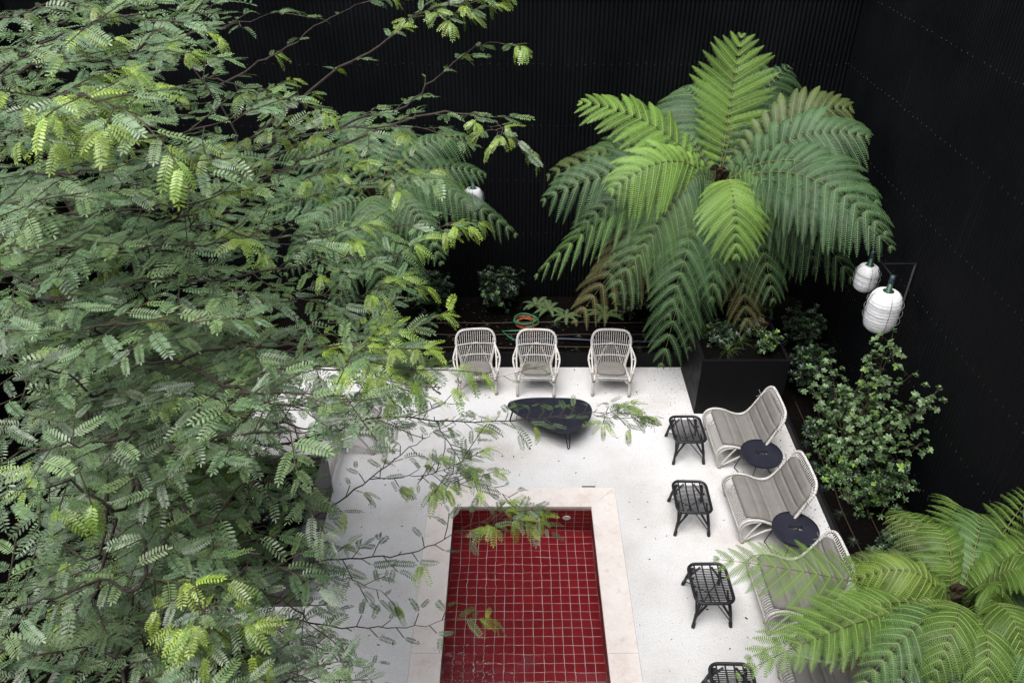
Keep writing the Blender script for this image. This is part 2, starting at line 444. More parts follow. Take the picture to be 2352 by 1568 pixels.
def tile_mesh(s, gap=0.0058, th=0.005):
    a = s / 2 - gap / 2; b = a - 0.004
    V = [(-a, -a, 0), (a, -a, 0), (a, a, 0), (-a, a, 0), (-a, -a, th * .6), (a, -a, th * .6), (a, a, th * .6), (-a, a, th * .6), (-b, -b, th), (b, -b, th), (b, b, th), (-b, b, th)]
    F = [(8, 9, 10, 11)] + [(i, (i + 1) % 4, 4 + (i + 1) % 4, 4 + i) for i in range(4)] + [(4 + i, 4 + (i + 1) % 4, 8 + (i + 1) % 4, 8 + i) for i in range(4)]
    return V, F
TV, TF = tile_mesh(TS)
tme = bpy.data.meshes.new('tile'); tme.from_pydata(TV, [], TF); tme.update(); tme.materials.append(M['tile'])
rest = MB(); count = 0
def place_tile(c, nrm, up, single):
    global count
    nrm = Vector(nrm); up = Vector(up); sd = up.cross(nrm)
    Mx = Matrix((sd, up, nrm)).transposed()
    jit = Quaternion((rnd.uniform(-1, 1), rnd.uniform(-1, 1), rnd.uniform(-.5, .5)), rnd.uniform(-.012, .012)).to_matrix()
    Mx = Mx @ jit
    c = Vector(c) + Vector([rnd.uniform(-.0012, .0012) for _ in range(3)])
    if single and count < 300:
        o = link(bpy.data.objects.new('tile', tme), pool)
        o.matrix_local = Matrix.Translation(c + POFF) @ Mx.to_4x4(); count += 1
    else:
        rest.add([Mx @ Vector((p[0], p[1], p[2] * 0.3)) + c for p in TV], TF)
ny = int((PY1 - PY0) / TS) + 1
rows_near = []
for j in range(ny):
    y = PY1 + e - TS * (j + 0.5)
    for i in range(16):
        x = PX0 - e + TS * (i + 0.5)
        if y < PY0: continue
        place_tile((x, y, POOL_Z + 0.001), (0, 0, 1), (0, 1, 0), True)
nz = int((-0.03 - POOL_Z) / TS) + 1
for k in range(nz):
    z = POOL_Z + 0.012 + TS * (k + 0.5)
    if z > -0.05 - TS * 0.3: continue
    for i in range(16):
        place_tile((PX0 - e + TS * (i + 0.5), PY1 + e - 0.001, z), (0, -1, 0), (0, 0, 1), False)
    for j in range(ny):
        y = PY1 + e - TS * (j + 0.5)
        place_tile((PX0 - e + 0.001, y, z), (1, 0, 0), (0, 0, 1), False)
        place_tile((PX1 + e - 0.001, y, z), (-1, 0, 0), (0, 0, 1), False)
ro = rest.obj('tile', M['tile'], pool, loc=POFF); ro['kind'] = 'stuff'
# inlet on the back wall
iz = -0.36
MB().lathe([(0.016, 0.0), (0.016, 0.012), (0.055, 0.020), (0.062, 0.014), (0.062, 0.0)], 20).obj('water_inlet', M['nozzle'], pool, True)
inl = pool.children[-1]; inl.location = Vector((0.80, PY1 + 0.018, iz)) + POFF; inl.rotation_euler = (R(90), 0, 0)
# coping stones, mitred at the far corners
def slab(poly, z0, z1):
    n = len(poly); mb = MB()
    b = 0.004; cx = sum(p[0] for p in poly) / n; cy = sum(p[1] for p in poly) / n
    ins = [(p[0] + (b if p[0] < cx else -b), p[1] + (b if p[1] < cy else -b)) for p in poly]
    V = [(x, y, z0) for x, y in poly] + [(x, y, z1 - b) for x, y in poly] + [(x, y, z1) for x, y in ins]
    F = [tuple(range(n - 1, -1, -1)), tuple(2 * n + i for i in range(n))]
    for L in (0, 1): F += [(L * n + i, L * n + (i + 1) % n, (L + 1) * n + (i + 1) % n, (L + 1) * n + i) for i in range(n)]
    return mb.add(V, F)
coping = empty('pool_coping', (0.15, PY1 + CW / 2, 0)); tag(coping, 'pale pink limestone coping laid around the red tiled pool', 'coping')
jn = 0.0015
polys = [[(PX0 + jn, PY1), (PX1 - jn, PY1), (PX1 + CW - jn * 2, PY1 + CW), (PX0 - CW + jn * 2, PY1 + CW)]]
ys = [PY1, 5.74, 3.6, PY0 - CW]
for sgn in (0, 1):
    for k in range(3):
        ya, yb = ys[k], ys[k + 1] + jn * 2
        if sgn == 0:
            xa, xb = PX0 - CW, PX0
            p = [(xa, yb), (xb, yb), (xb, ya), (xa, ya + (CW if k == 0 else 0))]
        else:
            xa, xb = PX1, PX1 + CW
            p = [(xa, yb), (xb, yb), (xb, ya + (CW if k == 0 else 0)), (xa, ya)]
        polys.append(p)
polys.append([(PX0, PY0 - CW), (PX1, PY0 - CW), (PX1, PY0), (PX0, PY0)])
for p in polys:
    slab(p, -0.055, 0.006 + rnd.uniform(0, .0015)).obj('coping_slab', M['stone'], coping, loc=-coping.location)
wv = MB().add([(PX0 - 0.025, PY0 - 0.025, WATER_Z), (PX1 + 0.025, PY0 - 0.025, WATER_Z), (PX1 + 0.025, PY1 + 0.022, WATER_Z), (PX0 - 0.025, PY1 + 0.022, WATER_Z)], [(0, 1, 2, 3)]).obj('water', M['water'])
structure(wv)
c = on_z(1352, 1117)
tag(MB().box((c.x - 0.10, c.y - 0.010, -0.05), (c.x + 0.10, c.y + 0.010, 0.004)).obj('slot_drain', M['steel']), 'short black slot drain set in the gravel beyond the pool', 'drain')

# ------------------------------------------------------------------ white rattan armchairs
def wraps(mb, path, r, every, width=0.012, start=0, end=None):
    """short binding rings round a bent cane"""
    P = [Vector(p) for p in path]; acc = 0.0; nxt = start
    for a, b in zip(P[:-1], P[1:]):
        L = (b - a).length; d = (b - a).normalized() if L else Vector((0, 0, 1))
        while nxt < acc + L:
            if end is None or nxt < end:
                q = a + d * (nxt - acc); mb.tube([q - d * width / 2, q + d * width / 2], r, 8)
            nxt += every
        acc += L
def make_armchair():
    root = empty('rattan_armchair')
    NS = 8
    by = lambda z: 0.16 + 0.40 * (z - 0.31)
    for i in range(-NS, NS + 1):
        u = i / (NS + 0.6)
        zt = 0.875 - 0.19 * max(0, (abs(u) - 0.5) / 0.5) ** 2
        p = [(u * 0.325, by(zt), zt), (u * 0.315, by(0.66), 0.66), (u * 0.265, by(0.45) - 0.01, 0.45), (u * 0.245, 0.165, 0.335), (u * 0.25, 0.08, 0.325), (u * 0.275, -0.12, 0.355), (u * 0.29, -0.27, 0.375), (u * 0.29, -0.315, 0.36), (u * 0.29, -0.33, 0.325)]
        MB().tube(spline(p, 3), 0.0062, 5).obj('slat', M['rattan'], root, True)
    half = [(-0.25, 0.17, 0.30), (-0.275, 0.20, 0.42), (-0.315, 0.255, 0.56), (-0.335, 0.30, 0.68), (-0.318, 0.345, 0.79), (-0.26, 0.372, 0.862), (-0.17, 0.383, 0.886)]
    path = spline(half + [(0, 0.386, 0.892)] + [(-x, y, z) for x, y, z in reversed(half)], 5)
    fr = MB().tube(path, 0.0225, 8).obj('back_frame', M['rattan'], root, True)
    mb = MB(); wraps(mb, path, 0.0240, 0.040, 0.022, 0.36, 1.52)
    w = mb.obj('binding', M['rattan_wrap'], fr, True)
    for z, r in ((0.655, 0.010), (0.475, 0.010)):
        k = 0.322 if z > 0.6 else 0.282
        MB().tube(spline([(-k, by(z) - 0.005, z - 0.02), (-k / 2, by(z) - 0.012, z + 0.004), (0, by(z) - 0.014, z + 0.012), (k / 2, by(z) - 0.012, z + 0.004), (k, by(z) - 0.005, z - 0.02)], 4), r, 6).obj('back_rail', M['rattan'], root, True)
    for y, z in ((-0.20, 0.352), (-0.285, 0.355)):
        MB().tube([(-0.285, y, z), (0.285, y, z)], 0.010, 6).obj('seat_rail', M['rattan'], root, True)
    MB().tube(spline([(-0.27, 0.27, 0.06), (-0.16, 0.31, 0.40), (-0.06, 0.335, 0.62), (0, 0.34, 0.65), (0.06, 0.335, 0.62), (0.16, 0.31, 0.40), (0.27, 0.27, 0.06)], 4), 0.011, 6).obj('back_brace', M['rattan'], root, True)
    for s in (-1, 1):
        lg = MB().tube(spline([(s * 0.285, -0.27, 0.40), (s * 0.305, -0.30, 0.25), (s * 0.31, -0.325, 0.05), (s * 0.31, -0.33, 0.0)], 4), 0.024, 8).obj('leg', M['rattan'], root, True)
        MB().tube([(s * 0.31, -0.3255, 0.065), (s * 0.31, -0.33, 0.001)], 0.027, 8).obj('leg_cap', M['rattan_cap'], lg, True)
        lg = MB().tube([(s * 0.255, 0.17, 0.32), (s * 0.27, 0.27, 0.0)], 0.022, 8).obj('leg', M['rattan'], root, True)
        MB().tube([(s * 0.267, 0.257, 0.05), (s * 0.27, 0.2705, 0.001)], 0.025, 8).obj('leg_cap', M['rattan_cap'], lg, True)
        MB().tube(spline([(s * 0.295, -0.335, 0.33), (s * 0.295, -0.31, 0.365), (s * 0.285, -0.2, 0.36), (s * 0.262, 0.0, 0.325), (s * 0.25, 0.17, 0.30)], 4), 0.020, 7).obj('side_rail', M['rattan'], root, True)
        MB().tube(spline([(s * 0.31, -0.318, 0.16), (s * 0.29, -0.325, 0.26), (s * 0.23, -0.325, 0.318)], 4), 0.011, 6).obj('corner_brace', M['rattan'], root, True)
        o = spline([(s * 0.325, 0.285, 0.655), (s * 0.35, 0.20, 0.62), (s * 0.392, 0.02, 0.575), (s * 0.388, -0.10, 0.53), (s * 0.345, -0.235, 0.42), (s * 0.315, -0.285, 0.34)], 4)
        i_ = spline([(s * 0.325, 0.285, 0.650), (s * 0.335, 0.20, 0.61), (s * 0.338, 0.02, 0.575), (s * 0.335, -0.10, 0.53), (s * 0.318, -0.235, 0.42), (s * 0.305, -0.285, 0.34)], 4)
        arm = MB().tube(o, 0.0165, 7).tube(i_, 0.0165, 7).obj('arm', M['rattan'], root, True)
        MB().tube([(s * 0.335, -0.02, 0.567), (s * 0.392, -0.02, 0.567)], 0.013, 6).obj('arm_spacer', M['rattan'], arm, True)
        mb = MB().tube(spline([(s * 0.338, -0.225, 0.43), (s * 0.318, -0.275, 0.355), (s * 0.306, -0.298, 0.28)], 3), [0.036, 0.034, 0.033, 0.031, 0.029, 0.028, 0.027], 8)
        mb.obj('arm_sleeve', M['rattan_cap'], arm, True)
    # cushion pad
    n = 40; mb = MB(); ring = []
    for k in range(n):
        a = 2 * math.pi * k / n
        ca, sa = math.cos(a), math.sin(a)
        q = (abs(ca) ** 4 + abs(sa) ** 4) ** -0.25
        x, y = 0.262 * ca * q, 0.205 * sa * q
        x *= 1.0 - 0.18 * (y + 0.2) / 0.4
        if y > 0: y += 0.02 * (1 - (x / 0.25) ** 2)
        ring.append((x, y - 0.035))
    V = []; prof = [(0.97, 0.0), (1.0, 0.012), (1.0, 0.030), (0.975, 0.043), (0.85, 0.052), (0.5, 0.057), (0.15, 0.058)]
    for sc, hh in prof:
        for x, y in ring: V.append((x * sc, (y + 0.035) * sc - 0.035, 0.352 + 0.115 * (-y) * 1.0 + hh - 0.012))
    F = [(i * n + k, i * n + (k + 1) % n, (i + 1) * n + (k + 1) % n, (i + 1) * n + k) for i in range(len(prof) - 1) for k in range(n)]
    F += [tuple((len(prof) - 1) * n + k for k in range(n)), tuple(range(n - 1, -1, -1))]
    mb.add(V, F).obj('seat_cushion', M['cushion'], root, True)
    return root
ch = make_armchair()
CHAIRS = [((-0.605, 11.02, 0), R(5), 'white rattan armchair with taupe cushion, leftmost of the three along the back bed'),
          ((0.415, 11.00, 0), R(-1.5), 'white rattan armchair with taupe cushion, middle one of the three along the back bed'),
          ((1.70, 11.00, 0), R(-2.5), 'white rattan armchair with taupe cushion beside the tree fern, rightmost of three')]
for i, (l, rz, lab) in enumerate(CHAIRS):
    o = ch if i == 0 else copy_tree(ch)
    o.location = l; o.rotation_euler.z = rz; tag(o, lab, 'armchair', 'rattan armchairs along the back bed')

# ------------------------------------------------------------------ rattan loungers (front of the lounger is local -x)
LP = [(0.045, 0.10), (0.0, 0.17), (-0.02, 0.26), (0.0, 0.35), (0.06, 0.405), (0.16, 0.42), (0.29, 0.39), (0.42, 0.325), (0.53, 0.295), (0.63, 0.325), (0.71, 0.43), (0.79, 0.60), (0.87, 0.78), (0.945, 0.95)]
LPS = spline([(x, 0, z) for x, z in LP], 6)
LLEN = [0.0]
for a, b in zip(LPS[:-1], LPS[1:]): LLEN.append(LLEN[-1] + (b - a).length)
def lprof(s):
    s = max(0, min(LLEN[-1] - 1e-6, s))
    for i in range(len(LLEN) - 1):
        if s <= LLEN[i + 1]:
            k = (s - LLEN[i]) / (LLEN[i + 1] - LLEN[i]); return LPS[i].lerp(LPS[i + 1], k), (LPS[i + 1] - LPS[i]).normalized()
    return LPS[-1], (LPS[-1] - LPS[-2]).normalized()
LT = LLEN[-1]
def make_lounger(cushion=True):
    root = empty('rattan_lounger')
    HW = 0.445
    def hw(s):                                   # half width along the profile: rounded at the head
        k = max(0.0, (s - (LT - 0.75)) / 0.75); w = HW * (1 - 0.09 * k)
        q = (s - (LT - 0.17)) / 0.17
        if q <= 0: return w
        return 0.24 + (w - 0.24) * math.sqrt(max(0.0, 1 - q * q))
    NSL = 24
    for i in range(NSL):
        u = -1 + 2 * (i + 0.5) / NSL
        y = u * (HW - 0.03)
        smax = LT
        while smax > LT - 0.3 and hw(smax) * 0.985 < abs(y): smax -= 0.008
        pts = []
        for k in range(26):
            p, d = lprof(0.0 + smax * k / 25); pts.append((p.x, y, p.z))
        MB().tube(pts, 0.0070, 5).obj('slat', M['rattan'], root, True)
    # outer frame: up one side, over the rounded head, down the other
    side = []
    s = 0.10
    while s < LT:
        p, d = lprof(s); side.append((p.x, hw(s), p.z + 0.012)); s += 0.05 if s < LT - 0.28 else 0.018
    p, d = lprof(LT); 
    path = [(x, y, z) for x, y, z in side] + [(p.x + 0.004, 0.2, p.z + 0.014), (p.x + 0.006, 0.0, p.z + 0.016), (p.x + 0.004, -0.2, p.z + 0.014)] + [(x, -y, z) for x, y, z in reversed(side)]
    fr = MB().tube(path, 0.019, 8).obj('frame', M['rattan'], root, True)
    mb = MB(); tl = sum((Vector(b) - Vector(a)).length for a, b in zip(path[:-1], path[1:]))
    wraps(mb, path, 0.0208, 0.042, 0.022, LT - 0.55, tl - LT + 0.55)
    mb.obj('binding', M['rattan_wrap'], fr, True)
    for s in (0.02, 0.18, 0.75, 1.0):
        p, d = lprof(s); MB().tube([(p.x + 0.004, -HW, p.z - 0.012), (p.x + 0.004, HW, p.z - 0.012)], 0.013, 6).obj('cross_rail', M['rattan'], root, True)
    for sg in (-1, 1):
        y = sg * HW
        fl = MB().tube(spline([(0.22, y, 0.40), (0.10, y, 0.385), (0.015, y, 0.30), (0.005, y, 0.18), (0.03, y, 0.08), (0.06, y, 0.0)], 4), 0.021, 8).obj('leg', M['rattan'], root, True)
        MB().tube([(0.05, y, 0.045), (0.061, y, 0.001)], 0.030, 8).obj('leg_cap', M['rattan_cap'], fl, True)
        MB().tube(spline([(0.06, y, 0.03), (0.16, y, 0.22), (0.26, y, 0.39)], 3), 0.016, 7).obj('leg_brace', M['rattan'], root, True)
        MB().tube(spline([(0.06, y, 0.03), (0.26, y, 0.17), (0.40, y, 0.24), (0.62, y, 0.27)], 3), 0.016, 7).obj('leg_brace', M['rattan'], root, True)
        rl = MB().tube(spline([(0.58, y * 0.96, 0.31), (0.68, y * 0.96, 0.16), (0.74, y * 0.96, 0.0)], 3), 0.021, 8).obj('leg', M['rattan'], root, True)
        MB().tube([(0.735, y * 0.96, 0.04), (0.741, y * 0.96, 0.001)], 0.027, 8).obj('leg_cap', M['rattan_cap'], rl, True)
        MB().tube([(0.66, y * 0.96, 0.19), (0.80, y * 0.93, 0.60)], 0.013, 6).obj('leg_brace', M['rattan'], root, True)
    if cushion:
        s0, s1, NCH = 0.36, LT - 0.075, 7
        ns, nyy = NCH * 10 + 1, 17; top = []; V = []
        for a in range(ns):
            f = a / (ns - 1); s = s0 + (s1 - s0) * f; p, d = lprof(s); nrm = Vector((-d.z, 0, d.x))
            ph = (f * NCH) % 1.0; groove = min(ph, 1 - ph) * 2
            puff = 0.028 + 0.024 * min(1, groove * 3.2) ** 0.5
            if a in (0, ns - 1): puff = 0.012
            w = hw(s + 0.07 * f) - 0.035
            if f < 0.05: w *= 0.90 + 2.0 * f
            for b in range(nyy):
                v = -1 + 2 * b / (nyy - 1)
                edge = (1 - abs(v) ** 6)
                q = p + nrm * (0.012 + puff * (0.35 + 0.65 * edge)) + Vector((0, v * w, 0)); V.append(q)
        nt = len(V)
        for a in range(ns):
            f = a / (ns - 1); s = s0 + (s1 - s0) * f; p, d = lprof(s); nrm = Vector((-d.z, 0, d.x))
            w = hw(s + 0.07 * f) - 0.038
            if f < 0.05: w *= 0.90 + 2.0 * f
            for b in range(nyy):
                v = -1 + 2 * b / (nyy - 1); V.append(p + nrm * 0.010 + Vector((0, v * w, 0)))
        F = []
        for a in range(ns - 1):
            for b in range(nyy - 1):
                i = a * nyy + b; F.append((i, i + nyy, i + nyy + 1, i + 1)); F.append((nt + i, nt + i + 1, nt + i + nyy + 1, nt + i + nyy))
            i = a * nyy; F.append((i, nt + i, nt + i + nyy, i + nyy)); i = a * nyy + nyy - 1; F.append((i, i + nyy, nt + i + nyy, nt + i))
        for a in (0, ns - 1):
            for b in range(nyy - 1):
                i = a * nyy + b; F.append((i, i + 1, nt + i + 1, nt + i))
        cu = MB().add(V, F).obj('cushion', M['cushion'], root, True)
        # tie ribbons at the head
        for sg in (-1, 1):
            s = LT - 0.30; p, d = lprof(s); y = sg * hw(s)
            mb = MB().tube([(p.x - 0.03, y - sg * 0.05, p.z + 0.03), (p.x, y, p.z + 0.04), (p.x + 0.025, y + sg * 0.018, p.z)], 0.006, 5)
            mb.tube([(p.x, y + sg * 0.01, p.z + 0.035), (p.x - 0.03, y + sg * 0.05, p.z + 0.11)], 0.006, 5).tube([(p.x, y + sg * 0.01, p.z + 0.035), (p.x - 0.05, y + sg * 0.05, p.z - 0.03)], 0.006, 5)
            mb.obj('tie_ribbon', M['cushion'], cu)
    return root
lg = make_lounger(True)
LOUNGERS = [((3.095, 9.37, 0), R(1.5), 'white rattan lounger with taupe channelled cushion standing beside the black planter'),
            ((3.09, 7.90, 0), R(2), 'white rattan lounger with taupe channelled cushion between the two clear black side tables'),
            ((3.08, 6.45, 0), R(1), 'white rattan lounger half hidden under the near tree fern frond'),
            ((3.06, 4.98, 0), R(-1), 'white rattan lounger at the bottom edge under the near tree fern')]
for i, (l, rz, lab) in enumerate(LOUNGERS):
    o = lg if i == 0 else copy_tree(lg)
    o.location = l; o.rotation_euler.z = rz; tag(o, lab, 'lounger', 'rattan loungers along the right hand bed')
l2 = make_lounger(False)
pA, pB = on_z(855, 1045), on_z(757, 1127)
for i, (l, rz, lab) in enumerate([((pA.x + 0.05, pA.y + 0.47, 0), R(182), 'bare rattan lounger without cushion, under the tree left of the coffee table'),
                                  ((pB.x + 0.05, pB.y + 0.47, 0), R(178), 'bare rattan lounger without cushion, right behind the grey planter on the left')]):
    o = l2 if i == 0 else copy_tree(l2)
    o.location = l; o.rotation_euler.z = rz; tag(o, lab, 'lounger', 'bare loungers under the tree')

# ------------------------------------------------------------------ black rattan footstools
def make_stool():
    root = empty('rattan_footstool'); hx, hy, z = 0.235, 0.300, 0.415
    pts = []
    cr = 0.10
    for cx, cy, a0 in ((hx - cr, hy - cr, 0), (-hx + cr, hy - cr, 90), (-hx + cr, -hy + cr, 180), (hx - cr, -hy + cr, 270)):
        for k in range(6):
            a = R(a0 + 90 * k / 5); pts.append((cx + cr * math.cos(a), cy + cr * math.sin(a), z + 0.012 * abs((cy + cr * math.sin(a)) / hy)))
    MB().tube(pts, 0.021, 8, closed=True).obj('top_frame', M['black_rattan'], root, True)
    for x in (-0.15, -0.05, 0.05, 0.15):
        MB().tube(spline([(x, -hy, z + 0.008), (x, -hy * 0.6, z - 0.012), (x, 0, z - 0.02), (x, hy * 0.6, z - 0.012), (x, hy, z + 0.008)], 4), 0.0105, 6).obj('long_bar', M['black_rattan'], root, True)
    me = None
    for k in range(20):
        y = -0.235 + 0.47 * k / 19
        if me is None:
            o = MB().tube([(-hx + 0.005, 0, 0), (-0.1, 0, -0.008), (0.1, 0, -0.008), (hx - 0.005, 0, 0)], 0.0068, 5).obj('rod', M['black_rattan'], root, True); me = o.data
        else: o = link(bpy.data.objects.new('rod', me), root)
        o.location = (0, y, z - 0.002 - 0.012 * (1 - (y / 0.26) ** 2))
    for sx in (-1, 1):
        for sy in (-1, 1):
            top = Vector((sx * 0.175, sy * 0.245, z - 0.01)); ft = Vector((sx * 0.235, sy * 0.325, 0.0))
            l = MB().tube([top, top.lerp(ft, 0.5) + Vector((sx * 0.008, 0, 0)), ft], [0.022, 0.021, 0.019], 8).obj('leg', M['black_rattan'], root, True)
            q = top.lerp(ft, 0.84); MB().tube([q, ft + Vector((0, 0, 0.001))], 0.0245, 8).obj('leg_cap', M['black_rattan'], l, True)
            MB().tube([top.lerp(ft, 0.60), (sx * 0.075, sy * 0.265, z - 0.015)], 0.015, 6).obj('leg_strut', M['black_rattan'], l, True)
            MB().tube([top.lerp(ft, 0.60), (sx * 0.19, sy * 0.09, z - 0.015)], 0.013, 6).obj('leg_strut', M['black_rattan'], l, True)
            MB().tube([top.lerp(ft, 0.78), (0, 0, 0.235)], 0.0075, 5).obj('stretcher', M['black_rattan'], root, True)
    return root
st = make_stool()
for i, (l, rz, lab) in enumerate([((2.705, 9.33, 0), R(1), 'black rattan footstool nearest the black planter, in front of the far lounger'),
                                  ((2.505, 7.90, 0), R(-1.5), 'black rattan footstool second from the planter, beside the pool corner'),
                                  ((2.465, 6.43, 0), R(1), 'black rattan footstool partly covered by the near fern frond tip'),
                                  ((2.44, 5.02, 0), R(-1), 'black rattan footstool cut off by the bottom edge')]):
    o = st if i == 0 else copy_tree(st)
    o.location = l; o.rotation_euler.z = rz; tag(o, lab, 'footstool', 'black footstools in a row beside the pool')

# ------------------------------------------------------------------ round side tables
def make_side_table():
    root = empty('side_table'); n = 48; z = 0.45; r = 0.305
    def rect(k):
        a = 2 * math.pi * k / n; ca, sa = math.cos(a), math.sin(a); hx, hy = 0.085, 0.022
        q = min(hx / max(abs(ca), 1e-6), hy / max(abs(sa), 1e-6)); return ca * q, sa * q
    V = []; rings = []
    def ring(f): 
        rings.append(len(V)); V.extend(f(k) for k in range(n))
    C = lambda rr, zz: (lambda k: (rr * math.cos(2 * math.pi * k / n), rr * math.sin(2 * math.pi * k / n), zz))
    ring(lambda k: (*rect(k), z)); ring(C(0.17, z)); ring(C(r - 0.012, z)); ring(C(r - 0.010, z + 0.012)); ring(C(r, z + 0.012)); ring(C(r, z - 0.022)); ring(C(r - 0.006, z - 0.022)); ring(C(r - 0.008, z - 0.006)); ring(lambda k: (*rect(k), z - 0.006)); ring(lambda k: (*rect(k), z))
    F = [(rings[i] + k, rings[i] + (k + 1) % n, rings[i + 1] + (k + 1) % n, rings[i + 1] + k) for i in range(len(rings) - 1) for k in range(n)]
    MB().add(V, [f[::-1] for f in F]).obj('table_top', M['table'], root)
    MB().tube(spline([(-0.085, 0.018, z), (-0.072, 0.018, z + 0.05), (-0.05, 0.018, z + 0.056), (0.05, 0.018, z + 0.056), (0.072, 0.018, z + 0.05), (0.085, 0.018, z)], 3), 0.0065, 6).obj('handle', M['table'], root, True)
    for a in (0, 180):
        q = Matrix.Rotation(R(a + 18), 3, 'Z')
        p = [(-0.17, 0.17, z - 0.01), (-0.245, 0.225, 0.05), (-0.25, 0.225, 0.012), (-0.235, 0.20, 0.008), (-0.235, -0.20, 0.008), (-0.25, -0.225, 0.012), (-0.245, -0.225, 0.05), (-0.17, -0.17, z - 0.01)]
        MB().tube([q @ Vector(x) for x in p], 0.008, 6).obj('leg_frame', M['table'], root, True)
    return root
sd = make_side_table()
for i, (l, rz, lab) in enumerate([((3.69, 8.755, 0), R(-3), 'round black side table with handle between the two clear rattan loungers'),
                                  ((3.765, 7.29, 0), R(-4), 'round black side table with handle just above the near fern frond'),
                                  ((3.68, 5.72, 0), R(2), 'round black side table mostly covered by near fern fronds'),
                                  ((-1.78, 11.05, 0), R(30), 'round black side table hidden by leaves left of the armchairs')]):
    o = sd if i == 0 else copy_tree(sd)
    o.location = l; o.rotation_euler.z = rz; tag(o, lab, 'side table', 'round black side tables')

# ------------------------------------------------------------------ pebble shaped coffee table
ct = empty('coffee_table', (0.62, 9.75, 0)); tag(ct, 'black pebble shaped low coffee table on hairpin legs before the armchairs', 'coffee table')
outl = [(-0.07, 9.96), (-0.02, 10.07), (0.22, 10.15), (0.59, 10.17), (1.02, 10.14), (1.22, 10.04), (1.28, 9.86), (1.22, 9.62), (1.06, 9.40), (0.93, 9.31), (0.80, 9.29), (0.62, 9.37), (0.42, 9.50), (0.18, 9.66), (0.0, 9.83)]
ol = spline([(x - 0.62, y - 9.75, 0) for x, y in outl], 4, closed=True); n = len(ol)
V = []
for sc, z in ((0.985, 0.352), (1.0, 0.360), (1.0, 0.374), (0.992, 0.380)):
    V += [(p.x * sc, p.y * sc, z) for p in ol]
F = [(i * n + k, (i + 1) * n + k, (i + 1) * n + (k + 1) % n, i * n + (k + 1) % n) for i in range(3) for k in range(n)]
F += [tuple(range(n)), tuple(3 * n + k for k in range(n - 1, -1, -1))]
MB().add(V, F).obj('table_top', M['table'], ct)
for x, y in ((0.24, -0.36), (-0.58, 0.24), (0.55, 0.22)):
    dx, dy = x * 0.12, y * 0.12; d = Vector((-y, x, 0)).normalized() * 0.05
    b = Vector((x + dx, y + dy, 0.006))
    MB().tube(spline([(x - d.x, y - d.y, 0.352), b - d * 0.35 + Vector((0, 0, 0.03)), b, b + d * 0.35 + Vector((0, 0, 0.03)), (x + d.x, y + d.y, 0.352)], 4), 0.0075, 6).obj('hairpin_leg', M['steel'], ct, True)

# ------------------------------------------------------------------ planters
def planter(name, x0, x1, y0, y1, h, taper, mat, label, rim=0.045, z_soil=0.1):
    c = ((x0 + x1) / 2, (y0 + y1) / 2, 0); root = empty(name, c); tag(root, label, 'planter')
    hx, hy = (x1 - x0) / 2, (y1 - y0) / 2; bx, by_ = hx - taper, hy - taper
    def r4(a, b, z): return [(-a, -b, z), (a, -b, z), (a, b, z), (-a, b, z)]
    V = r4(bx, by_, 0.0) + r4(hx, hy, h) + r4(hx - rim, hy - rim, h) + r4(hx - rim - 0.004, hy - rim - 0.004, h - z_soil - 0.05)
    F = [(L * 4 + i, L * 4 + (i + 1) % 4, (L + 1) * 4 + (i + 1) % 4, (L + 1) * 4 + i) for L in range(3) for i in range(4)]
    MB().add(V, F).obj('box', mat, root)
    sv = []; N = 10
    for j in range(N + 1):
        for i in range(N + 1):
            sv.append(((hx - rim - 0.006) * (2 * i / N - 1), (hy - rim - 0.006) * (2 * j / N - 1), h - z_soil + rnd.uniform(-.015, .02)))
    MB().add(sv, [(j * (N + 1) + i, j * (N + 1) + i + 1, (j + 1) * (N + 1) + i + 1, (j + 1) * (N + 1) + i) for j in range(N) for i in range(N)]).obj('soil', M['soil'], root, True)
    return root
planter('planter_box', 3.02, 4.42, 10.21, 11.47, 1.08, 0.0, M['steel'], 'large black square planter box under the big tree fern', 0.05, 0.10)
pc = on_z(751, 1044, 0.70)
PLX, PLY = pc.x, pc.y
planter('planter_box', PLX - 1.9, PLX, PLY - 2.05, PLY, 0.70, 0.0, M['grey_steel'], 'large grey steel planter beside the bare lounger under the tree', 0.06, 0.12)
planter('planter_box', PLX - 2.3, PLX - 0.15, PLY - 4.6, PLY - 2.75, 0.70, 0.0, M['grey_steel'], 'second grey steel planter, lower left under the tree', 0.06, 0.12)

